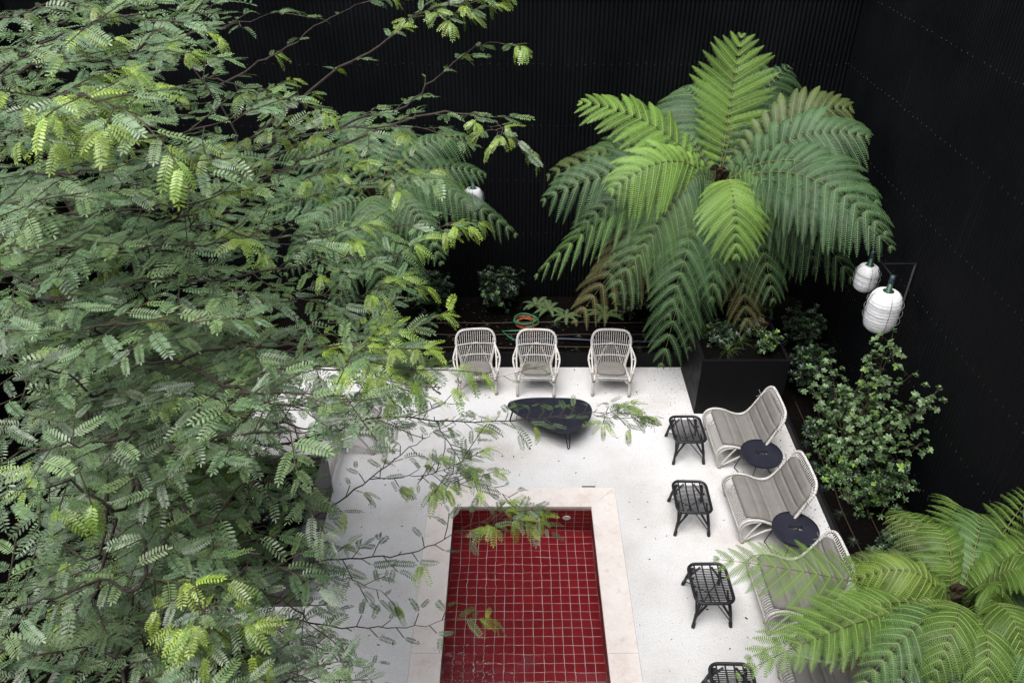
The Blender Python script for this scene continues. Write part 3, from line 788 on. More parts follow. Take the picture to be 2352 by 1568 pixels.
# ------------------------------------------------------------------ lanterns on wall brackets
def make_lantern(name, top, dia, hgt, label, tilt=0.0):
    """top = hanging point; socket then ribbed paper body with a wire cage"""
    root = empty(name, top, rnd.uniform(0, 1)); tag(root, label, 'lantern', 'white paper lanterns')
    root.rotation_euler = (tilt, 0, 0.3)
    sk = 0.23 * (0.75 + dia * 0.5)
    MB().lathe([(0.0, 0.02), (0.034, 0.02), (0.036, -sk * 0.42), (0.0, -sk * 0.42)], 14).obj('cap', M['teal_metal'], root, True)
    MB().lathe([(0.0, -sk * 0.40), (0.033, -sk * 0.40), (0.040, -sk * 0.94), (0.060, -sk * 0.98), (0.062, -sk * 1.04), (0.0, -sk * 1.04)], 14).obj('socket', M['green_metal'], root, True)
    nr = 13 if hgt > 0.5 else 11; prof = []
    r = dia / 2
    for k in range(nr * 6 + 1):
        f = k / (nr * 6); zz = -sk - f * hgt
        e_ = abs(2 * f - 1); env = (1 - e_ ** 3.2) ** 0.42 * 0.66 + 0.34 if e_ < 1 else 0.34
        prof.append((r * env * (1 - 0.014 * abs(math.cos(math.pi * f * nr))), zz))
    n = 30; V = []
    for rr, zz in prof:
        for k in range(n):
            a = 2 * math.pi * k / n; w = 1 + 0.006 * math.sin(9 * a + zz * 60) + rnd.uniform(-.004, .004); V.append((rr * w * math.cos(a), rr * w * math.sin(a), zz))
    F = [(i * n + k, (i + 1) * n + k, (i + 1) * n + (k + 1) % n, i * n + (k + 1) % n) for i in range(len(prof) - 1) for k in range(n)]
    body = MB().add(V, F).obj('paper_shade', M['paper'], root, True)
    for f, sc in ((0.10, 0.92), (0.27, 1.07), (0.47, 1.09), (0.66, 1.07)):
        e_ = abs(2 * f - 1); env = (1 - e_ ** 3.2) ** 0.42 * 0.66 + 0.34
        zz = -sk - f * hgt; rr = r * env * sc + 0.008
        MB().tube([(rr * math.cos(2 * math.pi * k / 32) + 0.006, rr * math.sin(2 * math.pi * k / 32), zz + 0.012 * math.sin(2 * math.pi * k / 32)) for k in range(32)], 0.0035, 5, closed=True).obj('wire_hoop', M['wire'], root, True)
    for a in (0, 90, 180, 270):
        pts = []
        for k in range(21):
            f = k / 20; e_ = abs(2 * f - 1); env = (max(0, 1 - e_ ** 3.2)) ** 0.42 * 0.66 + 0.34
            rr = r * env * 1.02 + 0.004; pts.append((rr * math.cos(R(a - 20)), rr * math.sin(R(a - 20)), -sk - f * hgt))
        MB().tube(pts, 0.0035, 5).obj('cage_wire', M['wire'], root, True)
    MB().lathe([(0.0, -sk - hgt - 0.005), (r * 0.36, -sk - hgt - 0.005), (r * 0.37, -sk - hgt + 0.012), (r * 0.33, -sk - hgt + 0.012)], 20).obj('bottom_ring', M['wire'], root, True)
    return root
def bracket(wall_pt, arm_dir, arm_len, bar_dir, b0, b1, label, drop=0.75):
    root = empty('lantern_bracket', wall_pt); tag(root, label, 'bracket')
    d = Vector(arm_dir); b = Vector(bar_dir); e = d * arm_len
    MB().tube([Vector((0, 0, 0)), e], 0.016, 4).obj('arm', M['steel'], root)
    MB().tube([e + b * b0, e + b * b1], 0.015, 8).obj('cross_bar', M['steel'], root, True)
    MB().tube([d * 0.01, d * 0.01 + Vector((0, 0, -drop))], 0.018, 4).obj('wall_plate', M['rivet_dark'], root)
    MB().tube(spline([e, e + Vector((0, 0, -0.12)) + d * 0.03, e + Vector((0, 0, -0.14)) - d * 0.03, e + Vector((0, 0, -0.02)) + b * 0.1], 4), 0.005, 5).obj('cable', M['steel'], root, True)
    return root, e
M['rivet_dark'] = material('grey_bracket_steel', (0.05, 0.05, 0.055), 0.45, 0.5)
wp = on_x(2105, 606, WALL_X - 0.03)
br, e = bracket(wp, (-1, 0, 0), 0.47, (0, 1, 0), -0.36, 0.34, 'black steel wall bracket carrying the lantern pair on the right wall')
base = wp + e
make_lantern('paper_lantern', base + Vector((0, 0.34, 0.0)), 0.325, 0.41, 'smaller upper white paper lantern of the pair on the right wall')
make_lantern('paper_lantern', base + Vector((0, -0.36, 0.0)), 0.45, 0.63, 'larger lower white paper lantern of the pair on the right wall')
wq = on_y(1055, 384, WALL_Y - 0.03); wq.y = WALL_Y - 0.03
br2, e2 = bracket(wq + Vector((-0.1, 0, 0)), (0, -1, 0), 0.45, (1, 0, 0), -0.38, 0.38, 'black steel wall bracket on the back wall behind the fern')
make_lantern('paper_lantern', wq + e2 + Vector((0.26, 0, 0.0)), 0.33, 0.40, 'white paper lantern half hidden by fern fronds on the back wall')
wr = on_x(2462, 1110, WALL_X - 0.2)
make_lantern('paper_lantern', wr + Vector((0, 0, 0.05)), 0.46, 0.56, 'white paper lantern cut off at the right edge of the picture')
bracket(wr + Vector((0.17, 0, 0.05)), (-1, 0, 0), 0.17, (0, 1, 0), -0.3, 0.3, 'black steel wall bracket at the right edge above the near fern')

# ================================================================== PLANTS
def unit(a): return a / np.maximum(np.linalg.norm(a, axis=-1, keepdims=True), 1e-9)
UP = np.array([0, 0, 1.0])
# ------------------------------------------------------------------ tree ferns
def frond_mesh(base, tip, arch, width, face=(0, 0, 1), colr=(0.05, 0.11, 0.04), droop=0.35, seed=0, npin=17, curl=0.0, detail=1.0, bare=0.10, hwf=0.33, rib=(0.17, 0.19, 0.07)):
    g_ = np.random.default_rng(seed)
    base, tip, face = np.array(base, float), np.array(tip, float), unit(np.array(face, float))
    ln = np.linalg.norm(tip - base)
    ctrl = base + (tip - base) * 0.42 + face * 0 + UP * arch
    bez = lambda t: ((1 - t) ** 2)[:, None] * base + (2 * t * (1 - t))[:, None] * ctrl + (t ** 2)[:, None] * tip
    dbez = lambda t: (2 * (1 - t))[:, None] * (ctrl - base) + (2 * t)[:, None] * (tip - ctrl)
    Vs, Fs, Cs = [], [], []; nv = 0
    colr = np.array(colr); rib = np.array(rib)
    # rachis as a thin three sided rod
    ts = np.linspace(0, 1, 26); P = bez(ts); T = unit(dbez(ts)); S = unit(np.cross(T, face)); N = np.cross(S, T)
    rr = (0.012 * (1 - ts) + 0.002)[:, None]
    ringV = np.stack([P + S * rr, P - S * rr * 0.5 + N * rr, P - S * rr - N * rr * 0.6], 1).reshape(-1, 3)
    F = []
    for i in range(25):
        for k in range(3): F.append((i * 3 + k, i * 3 + (k + 1) % 3, (i + 1) * 3 + (k + 1) % 3, (i + 1) * 3 + k))
    Vs.append(ringV); Fs.append(np.array(F)); Cs.append(np.repeat((rib * 0.75)[None], len(ringV), 0)); nv += len(ringV)
    tp = np.linspace(bare, 0.985, npin)
    PP = bez(tp); TT = unit(dbez(tp)); SS = unit(np.cross(TT, face)); NN = np.cross(SS, TT)
    for i, t in enumerate(tp):
        k = (t - bare) / (1 - bare)
        L0 = width * min(1.0, 0.34 + k * 1.6) * (1 - k ** 3.6) ** 0.74
        if L0 < 0.03: L0 = 0.03
        for sg in (-1, 1):
            L = L0 * g_.uniform(0.88, 1.08); pv = g_.uniform(0.72, 1.28)
            a = R(g_.uniform(14, 24) + 30 * k ** 1.6)
            D = unit(SS[i] * sg * math.cos(a) + TT[i] * math.sin(a) + NN[i] * g_.uniform(0.0, 0.10))
            n = max(5, int(L / (0.0205 / detail)))
            s = (np.arange(n) + 0.5) / n
            dr = droop * g_.uniform(0.75, 1.25)
            def curve(q): return PP[i] + D * (L * q)[:, None] * (1 - 0.12 * dr * q ** 2)[:, None] - UP * (dr * L * q ** 2)[:, None] - NN[i] * (curl * L * q ** 3)[:, None] + TT[i] * (0.10 * L * q ** 2)[:, None]
            C0 = curve(s); Dl = unit(curve(s + 0.01) - curve(s - 0.01)); Nl = unit(NN[i] - Dl * (Dl @ NN[i])[:, None]); El = np.cross(Nl, Dl)
            pl = (L * 0.088 + 0.034) * np.minimum(1, (1.02 - s) * 2.1) ** 0.75 * (0.75 + 0.25 * np.minimum(1, s * 6)) * g_.uniform(0.9, 1.1, n)
            hw_ = hwf * L / n
            for sd in (-1, 1):
                od = unit(El * sd + Dl * 0.38)
                tipp = C0 + od * pl[:, None] - Nl * (pl * g_.uniform(0.12, 0.42, n))[:, None]
                mid = C0 + od * (pl * 0.5)[:, None] + Nl * (pl * 0.03)[:, None]
                w1, w2 = Dl * hw_, Dl * hw_ * 0.92
                V = np.stack([C0 - w1, C0 + w1, mid + w2, tipp, mid - w2], 1).reshape(-1, 3)
                o = nv + 5 * np.arange(n)[:, None]
                Fs.append(o + np.array([[0, 1, 2, 4]])); Fs.append(o + np.array([[4, 2, 3]]))
                cc = colr * pv * g_.uniform(0.92, 1.08)
                c5 = np.stack([cc * 1.0, cc * 1.0, cc, cc * 0.92, cc], 0)
                Vs.append(V); Cs.append(np.tile(c5, (n, 1))); nv += len(V)
            # pale mid rib
            q = np.linspace(0, 0.96, 7); C = curve(q); Dd = unit(curve(q + 0.01) - curve(q - 0.01)); Nn = unit(NN[i] - Dd * (Dd @ NN[i])[:, None]); Ee = np.cross(Nn, Dd)
            rw = (0.0042 * (1 - q) + 0.0012)[:, None]
            V = np.stack([C + Ee * rw + Nn * 0.001, C + Nn * (0.002 + rw), C - Ee * rw + Nn * 0.001], 1).reshape(-1, 3)
            F = [(j * 3 + m_, j * 3 + m_ + 1, j * 3 + m_ + 4, j * 3 + m_ + 3) for j in range(6) for m_ in range(2)]
            Fs.append(np.array(F) + nv); Vs.append(V); Cs.append(np.repeat(((rib * 0.5 + colr * 0.9))[None], len(V), 0)); nv += len(V)
    f4 = np.concatenate([f for f in Fs if f.shape[1] == 4]); f3 = np.concatenate([f for f in Fs if f.shape[1] == 3])
    return np.concatenate(Vs), [f4, f3], np.concatenate(Cs)
G_DARK, G_BLUE, G_MID, G_LITE, G_OLIVE, G_BROWN = (0.040, 0.086, 0.034), (0.058, 0.118, 0.048), (0.080, 0.155, 0.045), (0.150, 0.265, 0.050), (0.090, 0.125, 0.038), (0.120, 0.115, 0.045)
def crozier(mb, p, d, r0, turns=1.6):
    p = Vector(p); d = Vector(d).normalized(); u = d.cross(Vector((0, 1, 0))).normalized(); pts = [p]
    q = p + d * 0.30
    c = q + u * r0; pts.append(p + d * 0.15)
    for k in range(22):
        a = math.pi + k / 21 * turns * 2 * math.pi; rr = r0 * (1 - 0.75 * k / 21)
        pts.append(c + u * math.cos(a) * rr + d * -math.sin(a) * rr)
    mb.tube(pts, [0.022] * 2 + [0.022 - 0.010 * k / 21 for k in range(22)], 6)
def tree_fern(root_pt, crown, fronds, label, trunk_r=0.10, seed=1, lean=None, detail=1.0):
    root = empty('tree_fern', root_pt); tag(root, label, 'tree fern')
    off = -Vector(root_pt)
    base, cr = Vector(root_pt), Vector(crown)
    pts = [base.lerp(cr, k / 8) + Vector((rnd.uniform(-.015, .015), rnd.uniform(-.015, .015), 0)) for k in range(9)]
    MB().tube(pts, [trunk_r * (1.25 - 0.35 * k / 8 + rnd.uniform(-.05, .05)) for k in range(8)] + [trunk_r * 1.1], 14).obj('trunk', M['fern_trunk'], root, True, loc=off)
    mb = MB()
    for k in range(4): crozier(mb, cr + Vector((rnd.uniform(-.06, .06), rnd.uniform(-.06, .06), -0.02)), (rnd.uniform(-.4, .4), rnd.uniform(-.4, .2), 1), 0.05)
    mb.obj('crozier', M['fern_trunk'], root, True, loc=off)
    for i, f in enumerate(fronds):
        tip = f['tip']; d = np.array(tip) - np.array(crown); d[2] *= 0.2
        b0 = np.array(crown) + unit(d) * 0.08 + np.array([0, 0, rnd.uniform(-0.06, 0.05)])
        kw = {k: v for k, v in f.items() if k not in ('tip',)}
        V, F, C = frond_mesh(b0, tip, seed=seed * 100 + i, detail=detail, **kw)
        me = fastmesh('frond', V, F, M['fern'], False, C)
        o = link(bpy.data.objects.new('frond', me), root); o.location = off
    return root
def zz5(x, y): return ((2100 + x / 1.206) * 0.57422, (100 + y / 1.206) * 0.57422)
FC = Vector((3.30, 11.95, 3.30))
def F5(x, y, Y, arch, width, col, **kw):
    p = on_y(*zz5(x, y), Y)
    while p.x > 5.22 and Y > 9.5: Y -= 0.05; p = on_y(*zz5(x, y), Y)
    return dict(tip=tuple(p), arch=arch, width=width, colr=col, **kw)
big = [
    F5(1045, 50, 12.95, 0.09, 0.86, G_LITE, face=(0.05, -1, 0.35), droop=0.10, npin=17, bare=0.10, rib=(0.26, 0.22, 0.07)),
    F5(760, 300, 13.15, 0.77, 0.80, G_BLUE, face=(0, -0.8, 0.8), droop=0.45),
    F5(1275, 200, 13.2, 0.68, 0.78, G_DARK, face=(0, -0.8, 0.8), droop=0.5),
    F5(1110, 190, 13.25, 0.77, 0.80, G_DARK, face=(0, -0.8, 0.8), droop=0.5),
    F5(265, 375, 12.6, 0.64, 0.78, G_LITE, droop=0.25, face=(0.2, -0.5, 1)),
    F5(105, 730, 12.9, 0.85, 0.67, G_OLIVE, droop=0.45, face=(0, -0.9, 0.9)),
    F5(85, 850, 11.9, 0.81, 0.78, G_BLUE, droop=0.45, face=(0, -0.9, 0.9)),
    F5(1575, 400, 12.9, 0.81, 0.75, G_OLIVE, droop=0.35, face=(0, -0.8, 0.9)),
    F5(1655, 540, 12.5, 0.85, 0.86, G_BLUE, droop=0.5, face=(0, -0.8, 0.9)),
    F5(1750, 1010, 11.6, 1.06, 0.84, G_BLUE, droop=0.5, face=(0, -0.9, 0.9)),
    F5(1775, 1080, 11.95, 0.85, 0.72, G_DARK, droop=0.5, face=(0, -0.6, 1)),
    F5(1700, 860, 12.1, 1.02, 0.80, G_BLUE, droop=0.55, face=(0, -0.9, 0.9)),
    F5(1580, 1230, 11.5, 0.77, 0.72, G_DARK, droop=0.5, face=(0, -0.6, 1)),
    F5(415, 800, 11.15, 0.85, 0.75, G_LITE, droop=0.45, face=(0, -0.9, 0.9)),
    F5(1020, 1120, 10.65, 0.98, 0.75, G_LITE, droop=0.30, face=(0, -0.6, 1)),
    F5(45, 1215, 11.3, 0.89, 0.75, G_MID, droop=0.5),
    F5(235, 1440, 11.1, 0.72, 0.73, G_BROWN, droop=0.55, face=(0, -0.9, 0.9)),
    F5(420, 1310, 10.75, 0.98, 0.78, G_BLUE, droop=0.5, face=(0, -0.8, 0.9)),
    F5(690, 1410, 10.45, 1.06, 0.80, G_BLUE, droop=0.5, face=(0, -0.8, 0.9)),
    F5(655, 1650, 10.55, 0.72, 0.73, G_BLUE, droop=0.5, face=(0, -0.6, 1)),
    F5(800, 1240, 10.9, 1.02, 0.73, G_DARK, droop=0.5, face=(0, -0.8, 0.9)),
    F5(250, 1000, 11.5, 0.94, 0.73, G_DARK, droop=0.5, face=(0, -0.9, 0.9)),
    F5(1500, 760, 12.2, 0.85, 0.78, G_MID, droop=0.5, face=(0, -0.8, 0.9)),
    F5(790, 1568, 10.9, 0.64, 0.67, G_DARK, droop=0.5, face=(0, -0.6, 1)),
    F5(1200, 1335, 10.8, 0.94, 0.75, G_BLUE, droop=0.55, face=(0, -0.8, 0.9)),
    F5(1075, 1490, 10.9, 0.64, 0.65, G_BROWN, droop=0.45, face=(0, -0.7, 1)),
    F5(1400, 1180, 11.1, 0.98, 0.75, G_DARK, droop=0.55, face=(0, -0.9, 0.9)),
    F5(640, 1010, 11.2, 0.94, 0.72, G_DARK, droop=0.5, face=(0, -0.9, 0.9)),
    F5(560, 470, 12.9, 0.77, 0.75, G_MID, droop=0.4, face=(0, -0.9, 0.9)),
    F5(1330, 640, 12.4, 0.68, 0.75, G_BLUE, droop=0.5, face=(0, -0.9, 0.9)),
    F5(860, 620, 12.7, 0.59, 0.75, G_MID, droop=0.5, face=(0, -0.7, 1)),
    F5(520, 1180, 10.9, 1.05, 0.68, G_MID, droop=0.5, face=(0, -0.6, 1)),
    F5(900, 1330, 10.6, 1.1, 0.70, G_BLUE, droop=0.45, face=(0, -0.5, 1)),
    F5(1330, 1000, 11.0, 1.1, 0.66, G_MID, droop=0.5, face=(0, -0.6, 1)),
    F5(300, 640, 12.4, 0.9, 0.66, G_MID, droop=0.45, face=(0, -0.9, 0.9)),
]
tree_fern((3.36, 12.45, 0.15), FC, big, 'large spreading tree fern against the back wall behind the black planter', 0.11, 1)

def zz7(x, y): return ((1300 + x / 1.568) * 0.57422, (400 + y / 1.568) * 0.57422)
def F7(x, y, Y, arch, width, col, **kw):
    p = on_y(*zz7(x, y), Y); return dict(tip=tuple(p), arch=arch, width=width, colr=col, **kw)
LC = on_y(*zz7(330, 640), 12.3)
left_f = [
    F7(1205, 850, 11.9, 0.85, 0.45, G_BLUE, droop=0.6, face=(0, -0.8, 0.9)),
    F7(930, 250, 12.9, 0.95, 0.52, G_BLUE, droop=0.8, face=(0, -0.6, 1)),
    F7(735, 1030, 11.2, 1.0, 0.47, G_BLUE, droop=0.45, face=(0, -0.8, 0.9)),
    F7(600, 1240, 11.2, 0.7, 0.48, G_BLUE, droop=0.5, face=(0.3, -0.6, 1)),
    F7(380, 1420, 10.9, 0.7, 0.47, G_BLUE, droop=0.5, face=(0, -0.6, 1)),
    F7(60, 1380, 11.0, 0.7, 0.47, G_BLUE, droop=0.5, face=(0, -0.6, 1)),
    F7(-250, 1100, 11.3, 0.9, 0.47, G_BLUE, droop=0.5, face=(0, -0.8, 0.9)),
    F7(-420, 760, 12.0, 1.0, 0.47, G_BLUE, droop=0.5, face=(0, -0.8, 0.9)),
    F7(-300, 350, 12.8, 0.9, 0.47, G_BLUE, droop=0.5, face=(0, -0.6, 1)),
    F7(150, 80, 13.2, 0.6, 0.50, G_BLUE, droop=0.5, face=(0, -0.8, 0.8)),
    F7(560, 200, 13.2, 0.8, 0.50, G_BLUE, droop=0.7, face=(0, -0.8, 0.8)),
    F7(1010, 470, 12.6, 0.7, 0.43, G_BLUE, droop=0.5, face=(0, -0.8, 0.9)),
    F7(950, 720, 11.6, 1.05, 0.48, G_BLUE, droop=0.7, face=(0, -0.8, 0.9)),
    F7(300, 1020, 10.9, 1.0, 0.47, G_BLUE, droop=0.5, face=(0, -0.8, 0.9)),
]
tree_fern((LC.x - 0.05, 12.6, 0.15), LC, left_f, 'tree fern left of the armchairs, half hidden behind the leafy tree', 0.10, 2)

def zz4(x, y): return ((2500 + x / 1.4737) * 0.57422, (2000 + y / 1.4737) * 0.57422)
def F4(x, y, d, arch, width, col, **kw):
    p = at_depth(*zz4(x, y), d); return dict(tip=tuple(p), arch=arch, width=width, colr=col, **kw)
RC = at_depth(*zz4(1950, 640), 7.75)
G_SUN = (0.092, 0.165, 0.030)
near_f = [
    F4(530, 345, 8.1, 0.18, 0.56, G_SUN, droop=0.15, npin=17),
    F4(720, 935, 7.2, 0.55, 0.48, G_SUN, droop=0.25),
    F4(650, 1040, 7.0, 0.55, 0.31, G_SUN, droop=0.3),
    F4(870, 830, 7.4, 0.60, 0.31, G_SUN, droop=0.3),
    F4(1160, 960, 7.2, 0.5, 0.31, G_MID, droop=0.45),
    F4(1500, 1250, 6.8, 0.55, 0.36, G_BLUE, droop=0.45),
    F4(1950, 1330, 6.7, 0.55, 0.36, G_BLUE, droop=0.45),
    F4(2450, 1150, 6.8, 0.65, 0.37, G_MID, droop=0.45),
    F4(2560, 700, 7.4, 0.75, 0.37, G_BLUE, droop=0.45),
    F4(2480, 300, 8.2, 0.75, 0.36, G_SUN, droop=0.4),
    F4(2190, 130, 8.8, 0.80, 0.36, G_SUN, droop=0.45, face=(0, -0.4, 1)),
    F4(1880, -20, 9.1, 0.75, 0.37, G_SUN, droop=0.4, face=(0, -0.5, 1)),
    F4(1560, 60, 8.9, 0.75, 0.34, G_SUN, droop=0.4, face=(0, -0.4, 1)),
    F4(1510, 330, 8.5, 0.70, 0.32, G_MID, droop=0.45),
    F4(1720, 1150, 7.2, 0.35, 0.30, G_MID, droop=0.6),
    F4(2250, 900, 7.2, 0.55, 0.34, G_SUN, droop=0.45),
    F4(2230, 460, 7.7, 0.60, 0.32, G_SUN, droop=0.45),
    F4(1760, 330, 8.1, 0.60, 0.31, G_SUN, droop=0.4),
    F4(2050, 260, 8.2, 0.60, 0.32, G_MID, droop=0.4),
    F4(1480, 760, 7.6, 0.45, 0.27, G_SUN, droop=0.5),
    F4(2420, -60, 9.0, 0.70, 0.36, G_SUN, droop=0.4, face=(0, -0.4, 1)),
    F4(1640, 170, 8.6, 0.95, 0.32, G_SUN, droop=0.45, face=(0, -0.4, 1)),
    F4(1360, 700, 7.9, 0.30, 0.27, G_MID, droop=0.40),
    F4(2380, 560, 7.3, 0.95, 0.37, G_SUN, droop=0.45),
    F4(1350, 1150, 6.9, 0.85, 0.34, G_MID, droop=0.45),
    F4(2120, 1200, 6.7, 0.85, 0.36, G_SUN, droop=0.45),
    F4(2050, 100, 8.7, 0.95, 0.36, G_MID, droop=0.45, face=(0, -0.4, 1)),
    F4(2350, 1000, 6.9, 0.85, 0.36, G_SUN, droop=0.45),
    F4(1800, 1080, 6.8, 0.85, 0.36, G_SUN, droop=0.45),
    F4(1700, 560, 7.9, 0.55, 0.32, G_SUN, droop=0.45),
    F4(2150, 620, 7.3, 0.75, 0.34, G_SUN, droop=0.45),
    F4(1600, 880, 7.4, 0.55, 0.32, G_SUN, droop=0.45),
    # withered fronds hanging below
    F4(1280, 1010, 7.3, 0.30, 0.20, (0.12, 0.085, 0.045), droop=1.3, curl=0.5, rib=(0.16, 0.10, 0.05)),
    F4(1620, 1040, 7.4, 0.25, 0.18, (0.13, 0.10, 0.05), droop=1.3, curl=0.5, rib=(0.16, 0.10, 0.05)),
    F4(1970, 1060, 7.2, 0.25, 0.18, (0.12, 0.09, 0.045), droop=1.3, curl=0.5, rib=(0.16, 0.10, 0.05)),
]
_g = random.Random(5)
for k in range(16):
    a_ = 2 * math.pi * k / 16 + _g.uniform(-.2, .2); r_ = _g.uniform(0.85, 1.5)
    near_f.append(dict(tip=(min(RC.x + math.cos(a_) * r_, 5.4), RC.y + math.sin(a_) * r_, RC.z + _g.uniform(-0.35, 0.35)), arch=_g.uniform(0.35, 0.75), width=_g.uniform(0.26, 0.36), colr=_g.choice((G_SUN, G_MID, (0.13, 0.20, 0.035), G_OLIVE)), droop=_g.uniform(0.3, 0.7), face=(_g.uniform(-.3, .3), _g.uniform(-.5, 0), 1), npin=15, curl=_g.uniform(0, .2)))
tree_fern((RC.x + 0.12, RC.y + 0.1, 0.05), RC, near_f, 'bright green tree fern in the lower right corner overhanging the loungers', 0.10, 3, detail=1.35)

# ------------------------------------------------------------------ pinnate-leaved trees on the left
def leaf_template(npair, wid, droop, colr, vee, seed, aspect=0.29, bend=0.0, drop=0.0):
    """pinnate leaf along +y, unit length"""
    g_ = np.random.default_rng(seed); V, F3, F4_, C = [], [], [], []
    rach = lambda t: np.array([bend * t * t, t, -droop * t * t])
    colr = np.array(colr)
    # rachis ribbon
    q = np.linspace(0, 1, 6)
    for t in q:
        p = rach(t); w = 0.008 * (1 - t) + 0.003
        V += [p + [w, 0, 0.004], p + [-w, 0, 0.004]]; C += [colr * 1.25, colr * 1.25]
    F4_ += [(2 * i, 2 * i + 2, 2 * i + 3, 2 * i + 1) for i in range(5)]
    def leaflet(p, d, L, nrm, c):
        d = unit(d); s_ = unit(np.cross(d, nrm)); W = L * aspect * 0.5; k = len(V)
        n_ = np.cross(s_, d)
        pts = [p, p + d * L * 0.28 + s_ * W * 0.9, p + d * L * 0.72 + s_ * W, p + d * L - n_ * 0.05 * L, p + d * L * 0.72 - s_ * W, p + d * L * 0.28 - s_ * W * 0.9]
        V.extend(pts); C.extend([c] * 6); F4_.append((k, k + 1, k + 2, k + 5)); F4_.append((k + 5, k + 2, k + 3, k + 4))
    for i in range(npair):
        t = 0.14 + 0.84 * i / (npair - 1); p = rach(t); T = unit(rach(t + 0.01) - rach(t - 0.01)); S = np.array([1.0, 0, 0]); N = np.cross(S, T)
        L = wid * (0.72 + 0.5 * math.sin(math.pi * min(1, 0.18 + 0.75 * i / npair))) * 0.86
        for sg in (-1, 1):
            if g_.random() < drop: continue
            d = S * sg * math.cos(R(26)) + T * math.sin(R(26)) + N * (vee + g_.uniform(-.12, .12))
            leaflet(p + S * sg * 0.006, d, L * g_.uniform(0.9, 1.08), N, colr * g_.uniform(0.86, 1.14))
    p = rach(1.0); leaflet(p, rach(1.0) - rach(0.98), wid * 0.85, np.array([0, 0, 1.0]), colr)
    return np.array(V), np.array(F4_), np.array(C)
C_OLD = [(0.138, 0.215, 0.090), (0.108, 0.182, 0.084), (0.165, 0.245, 0.088), (0.118, 0.188, 0.066)]
C_NEW = [(0.25, 0.35, 0.050), (0.19, 0.30, 0.050)]
TEMPL = []
for k in range(6):
    TEMPL.append(leaf_template([10, 11, 9, 11, 8, 12][k], [0.225, 0.22, 0.235, 0.21, 0.25, 0.2][k], [0.08, 0.16, 0.03, 0.24, 0.45, 0.12][k], C_OLD[k % 4], [0.10, 0.05, 0.14, 0.1, 0.3, -0.15][k], 40 + k, bend=[0.06, -0.08, 0.1, -0.04, 0.16, -0.18][k], drop=[0, 0.04, 0.08, 0, 0.12, 0.05][k]))
for k in range(2):
    TEMPL.append(leaf_template([9, 10][k], 0.23, [0.35, 0.6][k], C_NEW[k], -0.10, 60 + k, bend=0.08))
TMESH = [fastmesh('leaf', V, F, M['locust'], False, C) for V, F, C in TEMPL]
class Foliage:
    def __init__(s): s.mats = []; s.kind = []; s.tone = []; s.cur = 1.0
    def add(s, p, d, up, L, kind):
        d = np.array(d) / np.linalg.norm(d); up = np.array(up, float)
        x = np.cross(d, up); x /= max(np.linalg.norm(x), 1e-6); z = np.cross(x, d)
        m = np.eye(4); m[:3, 0] = x * L; m[:3, 1] = d * L; m[:3, 2] = z * L; m[:3, 3] = p
        s.mats.append(m); s.kind.append(kind); s.tone.append(s.cur)
ALLOWED = None
def in_poly(x, y, poly):
    ins = False; n = len(poly); j = n - 1
    for i in range(n):
        xi, yi = poly[i]; xj, yj = poly[j]
        if (yi > y) != (yj > y) and x < (xj - xi) * (y - yi) / (yj - yi) + xi: ins = not ins
        j = i
    return ins
